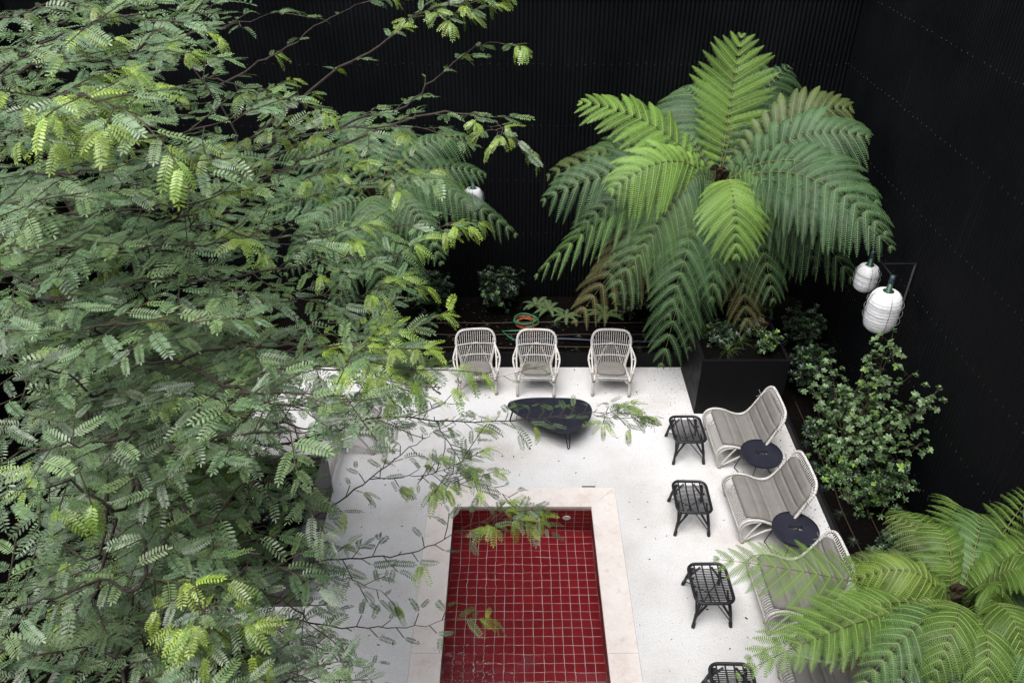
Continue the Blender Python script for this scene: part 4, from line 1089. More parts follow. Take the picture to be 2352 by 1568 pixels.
# pruned gaps of the crown (outlines in view space; leaves inside are mostly dropped)
GAPS = [[(985, 830), (985, 1000), (890, 1010), (870, 1140), (1010, 1160), (1030, 1240), (1040, 1600), (2400, 1600), (2400, 380), (1260, 380), (1040, 420), (1040, 760)],
        [(560, 0), (1130, 0), (1130, 90), (960, 210), (760, 260), (560, 120)],
        [(790, 990), (880, 990), (860, 1150), (765, 1190), (755, 1110)],
        [(150, 1130), (250, 1090), (280, 1200), (240, 1320), (145, 1320)],
        [(1180, 90), (2400, 90), (2400, 420), (1200, 420)],
        [(1020, 460), (1230, 460), (1230, 860), (1000, 860), (900, 760), (1000, 620)]]
def pruned(p, soft=0.93):
    x, y, z = project(p)
    if z < 1.6: return True
    for gp in GAPS:
        if in_poly(float(x), float(y), gp): return rnd.random() < soft
    return False
def grow(limb, fol, twigs, r0=0.02, tw_len=(0.35, 0.8), every=0.17, leaf=(0.14, 0.225), young=0.12, skip=0.12, prune=True, flat=0.26, young_tip=False, soft=0.93):
    """leafy twigs along a limb"""
    P = [Vector(p) for p in limb]; L = [0.0]
    for a, b in zip(P[:-1], P[1:]): L.append(L[-1] + (b - a).length)
    tot = L[-1]
    def pt(s):
        for i in range(len(L) - 1):
            if s <= L[i + 1] + 1e-9:
                k = (s - L[i]) / max(1e-9, L[i + 1] - L[i]); return P[i].lerp(P[i + 1], k), (P[i + 1] - P[i]).normalized()
        return P[-1], (P[-1] - P[-2]).normalized()
    s = tot * skip; side = 1
    def leaves_on(q0, d0, ln, r, young_end, first=0.0):
        q = q0.copy(); d = d0.copy(); step = 0.052; n = int(ln / step); sgn = 1; path = [q.copy()]
        for k in range(n):
            d = (d + Vector((rnd.uniform(-.10, .10), rnd.uniform(-.10, .10), rnd.uniform(-.09, .07)))).normalized()
            q = q + d * step; path.append(q.copy())
            if k * step < first: continue
            f = k / max(1, n - 1)
            yk = young_end and f > 0.55
            sidev = Vector((0, 0, 1)).cross(d)
            if sidev.length < 0.2: sidev = Vector((1, 0, 0))
            sidev.normalize()
            ang = R(rnd.uniform(38, 72)) * (1 - 0.45 * f)
            ld = d * math.cos(ang) + sidev * sgn * math.sin(ang) + Vector((0, 0, rnd.uniform(-0.20, 0.16)))
            up = Vector((rnd.gauss(0, .30), rnd.gauss(0, .30) - 0.08, 1))
            sgn = -sgn
            if prune and pruned(q + ld * 0.1, soft): continue
            if yk:
                for _ in range(3):
                    ld2 = ld + Vector((rnd.uniform(-.5, .5), rnd.uniform(-.5, .5), rnd.uniform(-.7, .2)))
                    fol.add(q, ld2.normalized(), up, rnd.uniform(0.09, 0.155), 6 + rnd.randrange(2))
            else:
                fol.add(q, ld.normalized(), up, rnd.uniform(*leaf) * (1 - 0.35 * f) * rnd.choice((0.7, 0.9, 1, 1.12)), rnd.randrange(6))
        if not (prune and pruned(path[len(path) // 2], soft)):
            twigs.append((path, r))
    while s < tot:
        p, d = pt(s)
        hd = Vector((0, 0, 1)).cross(d)
        if hd.length < 0.2: hd = Vector((1, 0, 0))
        hd.normalize()
        ang = R(rnd.uniform(35, 75))
        td = d * math.cos(ang) + hd * side * math.sin(ang) + Vector((0, 0, rnd.uniform(-flat * 0.6, flat)))
        side = -side
        leaves_on(p, td.normalized(), rnd.uniform(*tw_len) * (1 - 0.35 * s / tot), 0.004, rnd.random() < young, 0.03)
        s += every * rnd.uniform(0.7, 1.3)
    leaves_on(P[-1], pt(tot)[1], rnd.uniform(0.25, 0.45), 0.004, young_tip or rnd.random() < young * 2)
def wiggle(pts, amp=0.05, n=5):
    out = spline(pts, n)
    return [out[0]] + [p + Vector((rnd.uniform(-amp, amp), rnd.uniform(-amp, amp), rnd.uniform(-amp, amp))) for p in out[1:-1]] + [out[-1]]
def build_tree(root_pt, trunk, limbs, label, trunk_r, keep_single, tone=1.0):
    root = empty('locust_tree', root_pt); tag(root, label, 'tree'); off = -Vector(root_pt)
    n = len(trunk)
    MB().tube(trunk, [trunk_r * (1.15 - 0.55 * k / (n - 1)) for k in range(n)], 12).obj('trunk', M['bark'], root, True, loc=off)
    fol = Foliage(); twigs = []
    for lim in limbs:
        fol.cur = rnd.uniform(0.68, 1.32)
        path = wiggle(lim['pts'], lim.get('amp', 0.018)); m_ = len(path); r0 = lim.get('r', 0.026) * 0.52
        MB().tube(path, [r0 * (1 - 0.82 * k / (m_ - 1)) for k in range(m_)], 7).obj('branch', M['bark'], root, True, loc=off)
        kw = {k: v for k, v in lim.items() if k not in ('pts', 'r', 'amp')}
        grow(path, fol, twigs, r0, **kw)
    mb = MB()
    for path, r in twigs: mb.tube([path[0]] + path[2::3] + ([path[-1]] if (len(path) - 1) % 3 else []), r, 4, cap=False)
    tw = mb.obj('twigs', M['twig'], root, loc=off); tw['kind'] = 'stuff'
    Mx = np.array(fol.mats); kd = np.array(fol.kind)
    cen = Mx[:, :3, 3] + Mx[:, :3, 1] * 0.5
    X, Y, Z = project(cen); size = np.linalg.norm(Mx[:, :3, 1], axis=1) * FPX / np.maximum(Z, .3)
    vis = (X > 0) & (X < 2352) & (Y > 0) & (Y < 1568)
    cell = {}
    for i in np.nonzero(vis)[0]:
        c_ = (int(X[i] // 22), int(Y[i] // 22))
        if c_ not in cell or Z[i] < Z[cell[c_]]: cell[c_] = i
    cand = sorted(set(cell.values()), key=lambda i: -size[i])[:keep_single]
    single = np.zeros(len(kd), bool); single[cand] = True
    for i in cand:
        o = link(bpy.data.objects.new('leaf', TMESH[kd[i]]), root)
        mm = Mx[i].copy(); mm[:3, 3] += np.array(off); o.matrix_local = Matrix(mm.tolist())
    Vs, Fs, Cs = [], [], []; nv = 0
    tn = np.array(fol.tone)
    for k in range(8):
        idx = np.nonzero((kd == k) & ~single)[0]
        if not len(idx): continue
        V, F, C = TEMPL[k]
        W = np.einsum('nij,mj->nmi', Mx[idx][:, :3, :3], V) + Mx[idx][:, None, :3, 3]
        Vs.append(W.reshape(-1, 3)); Fs.append((F[None] + (nv + np.arange(len(idx)) * len(V))[:, None, None]).reshape(-1, 4))
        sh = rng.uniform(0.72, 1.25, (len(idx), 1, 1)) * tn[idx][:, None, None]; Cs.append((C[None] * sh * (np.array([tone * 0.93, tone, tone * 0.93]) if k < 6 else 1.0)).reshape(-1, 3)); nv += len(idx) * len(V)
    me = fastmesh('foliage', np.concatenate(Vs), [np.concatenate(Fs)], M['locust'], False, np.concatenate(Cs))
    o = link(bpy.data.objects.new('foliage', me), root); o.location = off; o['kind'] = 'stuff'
    print('tree leaves', len(kd), 'single', len(cand))
    return root
A = at_depth
def L_(pts, **kw): return dict(pts=pts, **kw)
T1 = Vector((-4.75, 8.3, 0.1))
tr1 = [T1, Vector((-4.72, 8.2, 1.4)), Vector((-4.62, 8.05, 2.8)), Vector((-4.60, 8.0, 4.2)), Vector((-4.75, 7.8, 5.4)), Vector((-4.9, 7.6, 6.6))]
J1, J2, J3 = tr1[3], tr1[4], tr1[2]
limbs1 = [
    L_([J2, A(420, 340, 8.6), A(560, 330, 8.4), A(750, 178, 8.0), A(870, 105, 7.8), A(964, 32, 7.6), A(1090, 5, 7.5)], r=0.045, skip=0.30, every=0.30, tw_len=(0.2, 0.45), prune=False, young=0.5, amp=0.015),
    L_([J2, A(380, 260, 8.6), A(560, 165, 8.4), A(640, 120, 8.2), A(744, 52, 8.0), A(830, 8, 7.9)], r=0.032, skip=0.45, every=0.40, tw_len=(0.15, 0.4), prune=False, young=0.4, amp=0.02),
    L_([J1, A(600, 380, 8.2), A(780, 290, 8.0), A(930, 240, 7.9), A(1010, 170, 7.8), A(1090, 110, 7.7), A(1150, 100, 7.6)], r=0.034, skip=0.35, every=0.22, tw_len=(0.2, 0.5), prune=False, young=0.3, amp=0.02),
    L_([J1, A(560, 430, 8.0), A(760, 340, 7.8), A(960, 268, 7.6), A(1090, 262, 7.5), A(1150, 290, 7.4), A(1195, 335, 7.35)], r=0.036, skip=0.30, every=0.16, tw_len=(0.25, 0.6), prune=True, soft=0.5, young=0.35, young_tip=True, amp=0.02),
    L_([J1, A(430, 400, 7.6), A(580, 348, 7.3), A(720, 310, 7.2), A(880, 288, 7.1), A(990, 300, 7.0)], r=0.036, skip=0.2, young=0.2),
    L_([J1, A(420, 500, 7.7), A(640, 470, 7.3), A(820, 420, 7.2), A(960, 410, 7.1)], skip=0.2, young=0.25),
    L_([J1, A(460, 570, 7.2), A(700, 540, 7.0), A(880, 520, 6.9), A(1010, 500, 6.9)], skip=0.2, young=0.2, young_tip=True),
    L_([J1, A(420, 640, 6.9), A(640, 620, 6.5), A(800, 590, 6.5), A(900, 590, 6.5)], skip=0.2, young=0.12),
    L_([J3, A(380, 720, 6.9), A(560, 700, 6.4), A(720, 680, 6.2), A(850, 690, 6.2)], skip=0.2, young=0.1),
    L_([J2, A(130, 270, 6.4), A(250, 170, 5.9), A(350, 85, 5.6), A(480, 20, 5.4)], r=0.04, skip=0.15, young=0.12),
    L_([J2, A(330, 160, 7.8), A(400, 90, 7.6), A(520, 60, 7.5), A(640, 30, 7.4)], skip=0.25, young=0.15, prune=True, soft=0.6),
    L_([J2, A(360, 380, 7.0), A(540, 330, 6.8), A(455, 180, 6.7), A(350, 30, 6.6)], r=0.03, skip=0.3, young=0.1, every=0.2),
    L_([J2, A(120, 380, 6.0), A(240, 330, 5.2), A(420, 310, 4.9), A(560, 260, 4.8)], skip=0.2, young=0.12),
    L_([J2, A(40, 300, 5.5), A(120, 230, 4.2), A(200, 225, 3.8), A(300, 260, 3.6)], skip=0.3, young=0.5, young_tip=True, leaf=(0.15, 0.2)),
    L_([J2, A(0, 200, 6.0), A(80, 110, 5.0), A(190, 60, 4.8), A(300, 40, 4.6)], skip=0.2, young=0.15),
    L_([J2, A(60, 60, 7.0), A(160, 20, 6.6), A(300, -20, 6.4)], skip=0.2, young=0.15),
    L_([J1, A(60, 420, 5.8), A(160, 400, 4.9), A(300, 390, 4.6), A(440, 370, 4.5)], skip=0.2, young=0.1),
    L_([J1, A(100, 520, 5.8), A(240, 490, 5.2), A(400, 470, 5.0), A(540, 440, 5.0)], skip=0.2, young=0.08),
    L_([J1, A(-20, 500, 5.6), A(60, 470, 4.6), A(160, 450, 4.2)], skip=0.2, young=0.08),
    L_([J1, A(100, 620, 6.0), A(220, 600, 5.4), A(380, 560, 5.1), A(520, 560, 5.0), A(640, 520, 5.0)], skip=0.2, young=0.08),
    L_([J3, A(60, 700, 6.0), A(180, 690, 5.2), A(350, 640, 4.9), A(500, 650, 4.8)], skip=0.2, young=0.06),
    L_([J3, A(-30, 620, 5.6), A(50, 640, 4.7), A(160, 700, 4.2)], skip=0.2, young=0.06),
    L_([J1, A(250, 440, 7.2), A(420, 430, 6.2), A(560, 400, 6.0), A(700, 380, 6.0)], skip=0.2, young=0.15),
    L_([J1, A(300, 560, 6.6), A(480, 520, 5.9), A(640, 560, 5.7), A(760, 540, 5.7)], skip=0.2, young=0.1),
]
T2 = Vector((PLX - 1.35, PLY - 0.75, 0.55))
tr2 = [T2, T2 + Vector((-0.15, -0.1, 1.0)), T2 + Vector((-0.35, -0.25, 2.1)), T2 + Vector((-0.55, -0.4, 3.1))]
K1, K2 = tr2[2], tr2[3]
limbs2 = [
    L_([K2, A(350, 830, 5.6), A(500, 800, 5.3), A(700, 790, 5.1), A(850, 800, 5.0), A(950, 850, 4.95)], skip=0.15, young=0.04, young_tip=True),
    L_([K2, A(420, 880, 5.4), A(600, 850, 5.0), A(780, 850, 4.9), A(920, 880, 4.8)], skip=0.15, young=0.30, young_tip=True),
    L_([K2, A(600, 800, 6.0), A(740, 800, 5.8), A(850, 770, 5.7), A(900, 780, 5.7)], skip=0.3, young=0.6, young_tip=True, r=0.02),
    L_([K1, A(450, 960, 5.8), A(620, 930, 5.4), A(760, 950, 5.3), A(860, 960, 5.2)], skip=0.15, young=0.05),
    L_([K2, A(240, 900, 5.2), A(150, 860, 4.6), A(60, 840, 4.3)], skip=0.15, young=0.05),
    L_([K2, A(280, 800, 5.0), A(220, 760, 4.3), A(320, 740, 4.0), A(450, 740, 3.9)], skip=0.2, young=0.05),
    L_([K2, A(200, 980, 4.9), A(300, 1000, 4.3), A(180, 1020, 4.0), A(40, 1040, 3.8)], skip=0.2, young=0.05),
    L_([K2, A(380, 1010, 4.8), A(500, 1000, 4.4), A(640, 990, 4.3), A(760, 1000, 4.3)], skip=0.15, young=0.04),
    L_([K1, A(560, 1060, 6.0), A(680, 1080, 5.8), A(740, 1130, 5.8)], skip=0.2, young=0.04),
    L_([K1, A(560, 1010, 6.2), A(720, 1000, 6.3), A(880, 958, 6.7), A(1030, 968, 7.0), A(1180, 965, 7.2), A(1330, 950, 7.3), A(1420, 948, 7.35)], r=0.022, skip=0.42, every=0.055, tw_len=(0.12, 0.30), leaf=(0.16, 0.22), prune=False, young=0.04, young_tip=True, amp=0.012, flat=0.3),
    L_([A(1000, 966, 6.95), A(1040, 1030, 7.05), A(1080, 1090, 7.1), A(1150, 1130, 7.1), A(1210, 1180, 7.0)], r=0.010, skip=0.1, every=0.08, tw_len=(0.14, 0.30), leaf=(0.15, 0.21), prune=False, young=0.04, amp=0.01),
    L_([A(940, 962, 6.8), A(1010, 930, 6.9), A(1060, 890, 7.0), A(1120, 870, 7.1), A(1190, 855, 7.1)], r=0.009, skip=0.2, every=0.14, tw_len=(0.12, 0.24), leaf=(0.11, 0.16), prune=False, young=0.04, amp=0.01),
    L_([K1, A(470, 1280, 6.2), A(640, 1230, 6.2), A(760, 1165, 6.3), A(850, 1100, 6.4), A(940, 1030, 6.5), A(1000, 990, 6.6)], r=0.022, skip=0.45, every=0.10, tw_len=(0.14, 0.34), leaf=(0.15, 0.21), prune=False, young=0.04, amp=0.015),
    L_([A(850, 1100, 6.4), A(940, 1095, 6.4), A(1010, 1080, 6.5), A(1060, 1060, 6.5)], r=0.009, skip=0.1, every=0.10, tw_len=(0.14, 0.28), leaf=(0.12, 0.17), prune=False, young=0.8, amp=0.01),
    L_([K1, A(420, 1340, 5.9), A(620, 1300, 5.9), A(780, 1285, 6.0), A(900, 1275, 6.1), A(1000, 1250, 6.2), A(1080, 1205, 6.25), A(1180, 1175, 6.3)], r=0.018, skip=0.40, every=0.10, tw_len=(0.14, 0.34), leaf=(0.15, 0.21), prune=False, young=0.04, young_tip=True, amp=0.012),
    L_([K1, A(440, 1420, 5.6), A(640, 1420, 5.8), A(820, 1440, 6.0), A(930, 1440, 6.1), A(1040, 1420, 6.2)], r=0.018, skip=0.40, every=0.11, tw_len=(0.14, 0.32), leaf=(0.15, 0.20), prune=False, young=0.05, amp=0.015),
    L_([K1, A(560, 1340, 6.2), A(700, 1330, 6.4), A(800, 1330, 6.6), A(880, 1360, 6.7)], r=0.016, skip=0.3, every=0.12, prune=False, young=0.05, leaf=(0.14, 0.20), tw_len=(0.2, 0.4)),
    L_([K1, A(560, 1470, 6.0), A(700, 1480, 6.3), A(800, 1510, 6.5), A(860, 1570, 6.6)], r=0.016, skip=0.3, every=0.12, prune=False, young=0.05, leaf=(0.14, 0.20), tw_len=(0.2, 0.4)),
    L_([K2, A(420, 1160, 5.0), A(560, 1110, 4.9), A(680, 1100, 5.0)], skip=0.15, young=0.04),
    L_([K1, A(440, 1240, 5.4), A(580, 1210, 5.4), A(700, 1230, 5.6)], skip=0.15, young=0.04),
    L_([K2, A(300, 1120, 4.6), A(160, 1110, 4.0), A(20, 1140, 3.7)], skip=0.2, young=0.04, soft=0.8),
    L_([K2, A(340, 1250, 4.6), A(220, 1330, 4.2), A(80, 1380, 4.0), A(-30, 1400, 3.9)], skip=0.2, young=0.03, soft=0.8),
    L_([K1, A(380, 1360, 5.0), A(300, 1430, 4.6), A(180, 1500, 4.3), A(80, 1540, 4.2)], skip=0.15, young=0.03),
    L_([K1, A(400, 1400, 4.8), A(430, 1470, 4.4), A(560, 1520, 4.3), A(680, 1540, 4.3)], skip=0.15, young=0.03),
    L_([K1, A(350, 1320, 4.8), A(420, 1360, 4.3), A(470, 1400, 4.1), A(500, 1440, 4.0)], r=0.015, skip=0.4, young=0.4, young_tip=True, every=0.12, tw_len=(0.2, 0.35)),
    L_([K1, A(420, 1300, 5.2), A(540, 1330, 5.0), A(660, 1390, 5.0), A(720, 1440, 5.1)], skip=0.15, young=0.03),
    L_([K2, A(240, 1220, 5.2), A(120, 1230, 4.9), A(0, 1260, 4.7)], skip=0.2, young=0.03, soft=0.85),
    L_([K1, A(280, 1480, 4.6), A(330, 1560, 4.0), A(460, 1590, 3.8)], skip=0.2, young=0.03),
    L_([K1, A(200, 1420, 5.4), A(100, 1450, 5.0), A(-20, 1500, 4.8)], skip=0.2, young=0.03),
    L_([K2, A(460, 930, 4.7), A(560, 900, 4.2), A(680, 900, 4.1), A(800, 920, 4.1)], skip=0.2, young=0.05),
]
def CL(x, y, d, dx=-60, dy=20, n=1.0):
    return L_([A(x + dx, y + dy, d * 1.02), A(x + dx * .5, y + dy * .3, d), A(x, y, d)], r=0.008, skip=0.15, every=0.05 / n, tw_len=(0.14, 0.30), young=1.0, young_tip=True, prune=False, amp=0.01, leaf=(0.14, 0.2))
limbs1 += [L_([J2, A(100, 180, 6.8), A(200, 110, 6.4), A(330, 110, 6.2), A(450, 130, 6.1)], skip=0.2, young=0.1), L_([J2, A(60, 120, 7.2), A(120, 60, 6.9), A(260, 40, 6.7), A(420, 60, 6.6)], skip=0.2, young=0.1), L_([J2, A(-40, 90, 6.4), A(40, 40, 6.0), A(140, 10, 5.8)], skip=0.2, young=0.1), L_([J2, A(30, 240, 5.8), A(60, 160, 5.2), A(150, 130, 4.9), A(260, 150, 4.8)], skip=0.2, young=0.1),
    L_([J1, A(-10, 420, 5.6), A(20, 560, 5.0), A(100, 580, 4.7), A(200, 560, 4.6)], skip=0.2, young=0.05), L_([J3, A(20, 760, 5.6), A(60, 860, 5.0), A(20, 960, 4.6)], skip=0.2, young=0.05), L_([J2, A(420, 200, 7.4), A(520, 190, 7.2), A(620, 230, 7.1), A(700, 240, 7.0)], skip=0.3, young=0.15, soft=0.4)]
limbs1 += [CL(200, 225, 4.0, -90, 10, 1.3), CL(260, 260, 4.2, -90, -10), CL(60, 300, 4.2), CL(370, 125, 6.2), CL(770, 395, 7.0, -80, 20, 1.2), CL(610, 215, 7.6), CL(920, 395, 7.1), CL(990, 20, 7.5, -40, 30), CL(1060, 30, 7.4, -60, 10), CL(1170, 310, 7.3, -50, -20), CL(1050, 510, 6.9), CL(430, 470, 5.2, 10, 60), CL(890, 660, 6.2), CL(650, 300, 6.8)]
limbs2 += [L_([K2, A(520, 930, 5.2), A(600, 960, 4.9), A(700, 980, 4.8), A(780, 960, 4.8)], skip=0.2, young=0.03, every=0.12), L_([K2, A(480, 860, 5.0), A(560, 900, 4.6), A(660, 940, 4.5), A(740, 930, 4.5)], skip=0.2, young=0.03, every=0.12),
    L_([K1, A(420, 1080, 5.6), A(520, 1050, 5.4), A(640, 1060, 5.3), A(720, 1050, 5.3)], skip=0.2, young=0.03), L_([K1, A(360, 1180, 5.3), A(460, 1200, 5.0), A(560, 1260, 4.9), A(640, 1300, 4.9)], skip=0.2, young=0.03), L_([K1, A(460, 1480, 5.6), A(580, 1440, 5.6), A(700, 1470, 5.7)], skip=0.2, young=0.03, prune=False), L_([K1, A(560, 1540, 5.4), A(660, 1560, 5.4), A(760, 1560, 5.5)], skip=0.2, young=0.03, prune=False),
    L_([K1, A(240, 1300, 4.9), A(160, 1380, 4.6), A(40, 1430, 4.4)], skip=0.2, young=0.03, prune=False), L_([K1, A(300, 1400, 4.7), A(220, 1470, 4.3), A(140, 1560, 4.1)], skip=0.2, young=0.03, prune=False)]
limbs2 += [CL(900, 800, 4.9, -110, 10, 1.4), CL(950, 850, 4.85, -110, 0, 1.4), CL(880, 880, 4.8, -90, 0, 1.2), CL(920, 770, 5.4, -120, 30, 1.2), CL(850, 830, 4.7, -90, 0), CL(480, 1390, 4.1, -40, -60, 1.3), CL(500, 1450, 4.0, -40, -60, 1.3), CL(130, 1120, 4.0, 60, -50), CL(1180, 1190, 6.6, -80, 10, 1.2), CL(1020, 1080, 6.4, -60, 20), CL(1060, 1110, 6.5, -50, -20), CL(1430, 960, 7.3, -60, -5, 0.8)]
# long bare green shoots standing above the crown
limbs1 += [L_([A(360, 660, 5.3), A(340, 560, 5.2), A(335, 480, 5.1), A(320, 425, 5.05)], r=0.010, skip=0.9, every=0.3, tw_len=(0.05, 0.12), prune=False, amp=0.015), L_([A(430, 620, 5.3), A(425, 540, 5.2), A(420, 470, 5.1)], r=0.010, skip=0.9, every=0.3, tw_len=(0.05, 0.12), prune=False, amp=0.015)]
build_tree(T1, tr1, limbs1, 'tall feathery leaved tree filling the upper left, rooted in the left bed', 0.13, 170)
build_tree(T2, tr2, limbs2, 'feathery leaved tree growing from the grey planter and reaching over the pool', 0.07, 130, 0.64)  # last argument darkens the joined mature leaves: building's shade painted into their colour

# ------------------------------------------------------------------ broad-leaved shrubs
def whorl_mesh(nleaf, L, W, colr, tilt, seed, tiers=1):
    g_ = np.random.default_rng(seed); V, F, C = [], [], []
    for tier in range(tiers):
        for k in range(nleaf):
            a = 2 * math.pi * (k + 0.5 * tier) / nleaf + g_.uniform(-.25, .25); el = R(g_.uniform(*tilt)) + tier * 0.35
            d = np.array([math.cos(a) * math.cos(el), math.sin(a) * math.cos(el), math.sin(el)]); s_ = unit(np.cross(d, UP)); n_ = np.cross(s_, d)
            l = L * g_.uniform(0.75, 1.15) * (1 - 0.2 * tier); w = W * g_.uniform(0.85, 1.15); c = np.array(colr) * g_.uniform(0.75, 1.3); p0 = UP * 0.012 * tier
            i = len(V)
            V += [p0, p0 + d * l * .35 + s_ * w * .36 + n_ * w * .10, p0 + d * l * .72 + s_ * w * .5 + n_ * w * .12, p0 + d * l - n_ * l * 0.10, p0 + d * l * .72 - s_ * w * .5 + n_ * w * .12, p0 + d * l * .35 - s_ * w * .36 + n_ * w * .10, p0 + d * l * .5 - n_ * .0]
            C += [c * 1.1, c, c, c * 1.05, c, c, c * 1.15]
            F += [(i, i + 1, i + 6), (i + 1, i + 2, i + 6), (i + 2, i + 3, i + 6), (i + 3, i + 4, i + 6), (i + 4, i + 5, i + 6), (i + 5, i, i + 6)]
    return np.array(V), np.array(F), np.array(C)
def shrub(name, root_pt, stems, whorls, label, nsingle, dense, leafscale=(0.8, 1.2), stem_mat='twig', cat='shrub'):
    """stems: list of polylines from root; twigs with leaf whorls are spread along their outer part"""
    root = empty(name, root_pt); tag(root, label, cat); off = -Vector(root_pt)
    meshes = [fastmesh('leaf_whorl', V, [F], M['shrub'], False, C) for V, F, C in whorls]
    mats, kinds = [], []; tw = MB()
    for st_, rad in stems:
        path = wiggle(st_, 0.02, 4); n = len(path)
        MB().tube(path, [0.012 * (1 - 0.75 * k / (n - 1)) for k in range(n)], 6).obj('stem', M[stem_mat], root, True, loc=off)
        for k in range(dense):
            f = 0.30 + 0.70 * rnd.random() ** 0.7; q = path[min(n - 1, int(f * (n - 1)))]
            dv = Vector((rnd.gauss(0, 1), rnd.gauss(0, 1), rnd.gauss(0.35, 0.7))).normalized() * rad * rnd.random() ** 0.45
            e_ = q + dv
            if rnd.random() < 0.5: tw.tube([q, q + dv * 0.5 + Vector((0, 0, 0.02)), e_], 0.003, 3, cap=False)
            up = (dv.normalized() * 0.6 + Vector((0, 0, 1)) + Vector((rnd.gauss(0, .3), rnd.gauss(0, .3) - .1, 0))).normalized()
            qn = Vector((0, 0, 1)).rotation_difference(up) @ Quaternion((0, 0, 1), rnd.uniform(0, 6.28))
            sc = rnd.uniform(*leafscale); mats.append(np.array(Matrix.LocRotScale(e_, qn, (sc, sc, sc)))); kinds.append(rnd.choices(range(len(whorls)), [w_ for w_ in (8, 6, 1.2)][:len(whorls)])[0])
    if tw.nv: t_ = tw.obj('twigs', M[stem_mat], root, loc=off); t_['kind'] = 'stuff'
    Mx = np.array(mats); kd = np.array(kinds); X, Y, Z = project(Mx[:, :3, 3])
    cell = {}
    for i in range(len(kd)):
        c_ = (int(X[i] // 14), int(Y[i] // 14))
        if c_ not in cell or Z[i] < Z[cell[c_]]: cell[c_] = i
    cand = sorted(set(cell.values()), key=lambda i: Z[i])[:nsingle]; single = np.zeros(len(kd), bool); single[cand] = True
    for i in cand:
        o = link(bpy.data.objects.new('leaf_whorl', meshes[kd[i]]), root); mm = Mx[i].copy(); mm[:3, 3] += np.array(off); o.matrix_local = Matrix(mm.tolist())
    Vs, Fs, Cs = [], [], []; nv = 0
    for k, (V, F, C) in enumerate(whorls):
        idx = np.nonzero((kd == k) & ~single)[0]
        if not len(idx): continue
        W = np.einsum('nij,mj->nmi', Mx[idx][:, :3, :3], V) + Mx[idx][:, None, :3, 3]
        Vs.append(W.reshape(-1, 3)); Fs.append((F[None] + (nv + np.arange(len(idx)) * len(V))[:, None, None]).reshape(-1, 3)); Cs.append((C[None] * rng.uniform(.7, 1.3, (len(idx), 1, 1))).reshape(-1, 3)); nv += len(idx) * len(V)
    if Vs:
        o = link(bpy.data.objects.new('foliage', fastmesh('foliage', np.concatenate(Vs), [np.concatenate(Fs)], M['shrub'], False, np.concatenate(Cs))), root); o.location = off; o['kind'] = 'stuff'
    return root
W_GREY = [whorl_mesh(6, 0.062, 0.030, (0.115, 0.180, 0.080), (0, 40), 1), whorl_mesh(7, 0.055, 0.027, (0.090, 0.150, 0.062), (10, 50), 2, 2), whorl_mesh(6, 0.06, 0.030, (0.145, 0.23, 0.055), (10, 50), 3)]
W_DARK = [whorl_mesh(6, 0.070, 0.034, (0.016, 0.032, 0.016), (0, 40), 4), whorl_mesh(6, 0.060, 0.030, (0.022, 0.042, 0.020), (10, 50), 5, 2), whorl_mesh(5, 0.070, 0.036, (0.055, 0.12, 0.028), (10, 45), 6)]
W_MID = [whorl_mesh(6, 0.058, 0.024, (0.055, 0.105, 0.035), (0, 40), 7), whorl_mesh(7, 0.05, 0.022, (0.045, 0.088, 0.032), (10, 50), 8, 2), whorl_mesh(6, 0.06, 0.026, (0.17, 0.30, 0.045), (10, 50), 9)]
def on5(x, y, X): return on_x(x, y, X)
sb = Vector((5.02, 8.9, 0.05))
sp = [(2060, 790, 5.2), (1990, 830, 5.1), (2110, 850, 5.3), (1900, 830, 4.95), (2140, 930, 5.35), (2040, 880, 5.2), (1960, 900, 5.1), (2090, 960, 5.3), (2030, 980, 5.2), (2120, 1020, 5.35), (1990, 1010, 5.15), (2080, 1060, 5.25), (1900, 940, 4.95), (1940, 1000, 5.0), (2165, 890, 5.4), (1850, 860, 4.9), (2050, 770, 5.2)]
shrub('pittosporum_shrub', sb, [([sb, sb.lerp(on5(*q), 0.5) + Vector((rnd.uniform(-.1, .1), rnd.uniform(-.1, .1), 0.1)), on5(*q)], 0.25) for q in sp], W_GREY, 'tall airy grey green shrub in the right bed below the lantern pair', 200, 26, (0.9, 1.3))
sb2 = Vector((4.85, 8.1, 0.05))
sp2 = [(1870, 980, 4.75), (1850, 1050, 4.7), (1900, 1090, 4.8), (1920, 1030, 4.9), (1960, 1080, 5.0), (1900, 1150, 4.8), (1950, 1170, 4.9), (2010, 1110, 5.1), (2040, 1160, 5.15), (1980, 1230, 4.95), (2080, 1110, 5.2), (1850, 1000, 4.8)]
shrub('broadleaf_shrub', sb2, [([sb2, sb2.lerp(on5(*q), 0.5) + Vector((rnd.uniform(-.1, .1), rnd.uniform(-.1, .1), 0.06)), on5(*q)], 0.21) for q in sp2], W_MID, 'dense mid green shrub in the right bed behind the middle lounger', 200, 44)
def ball(name, c, r, h, whorls, label, n, single, z0=0.2):
    b = Vector((c[0], c[1], z0)); st_ = []
    for k in range(9):
        a = k * 2.4; rr = r * 0.55 * math.sqrt((k + .5) / 9); e_ = b + Vector((math.cos(a) * rr, math.sin(a) * rr, h * (0.85 - 0.35 * (rr / r) ** 2))); st_.append(([b, b.lerp(e_, .5) + Vector((0, 0, .05)), e_], r * 0.55))
    return shrub(name, b, st_, whorls, label, single, n)
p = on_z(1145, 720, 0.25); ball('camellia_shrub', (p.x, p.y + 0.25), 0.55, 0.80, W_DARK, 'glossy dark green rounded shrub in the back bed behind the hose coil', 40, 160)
p = on_z(985, 725, 0.25); ball('camellia_shrub', (p.x, p.y + 0.25), 0.55, 0.76, W_DARK, 'very dark rounded shrub in the back bed left of the hose coil', 40, 160)
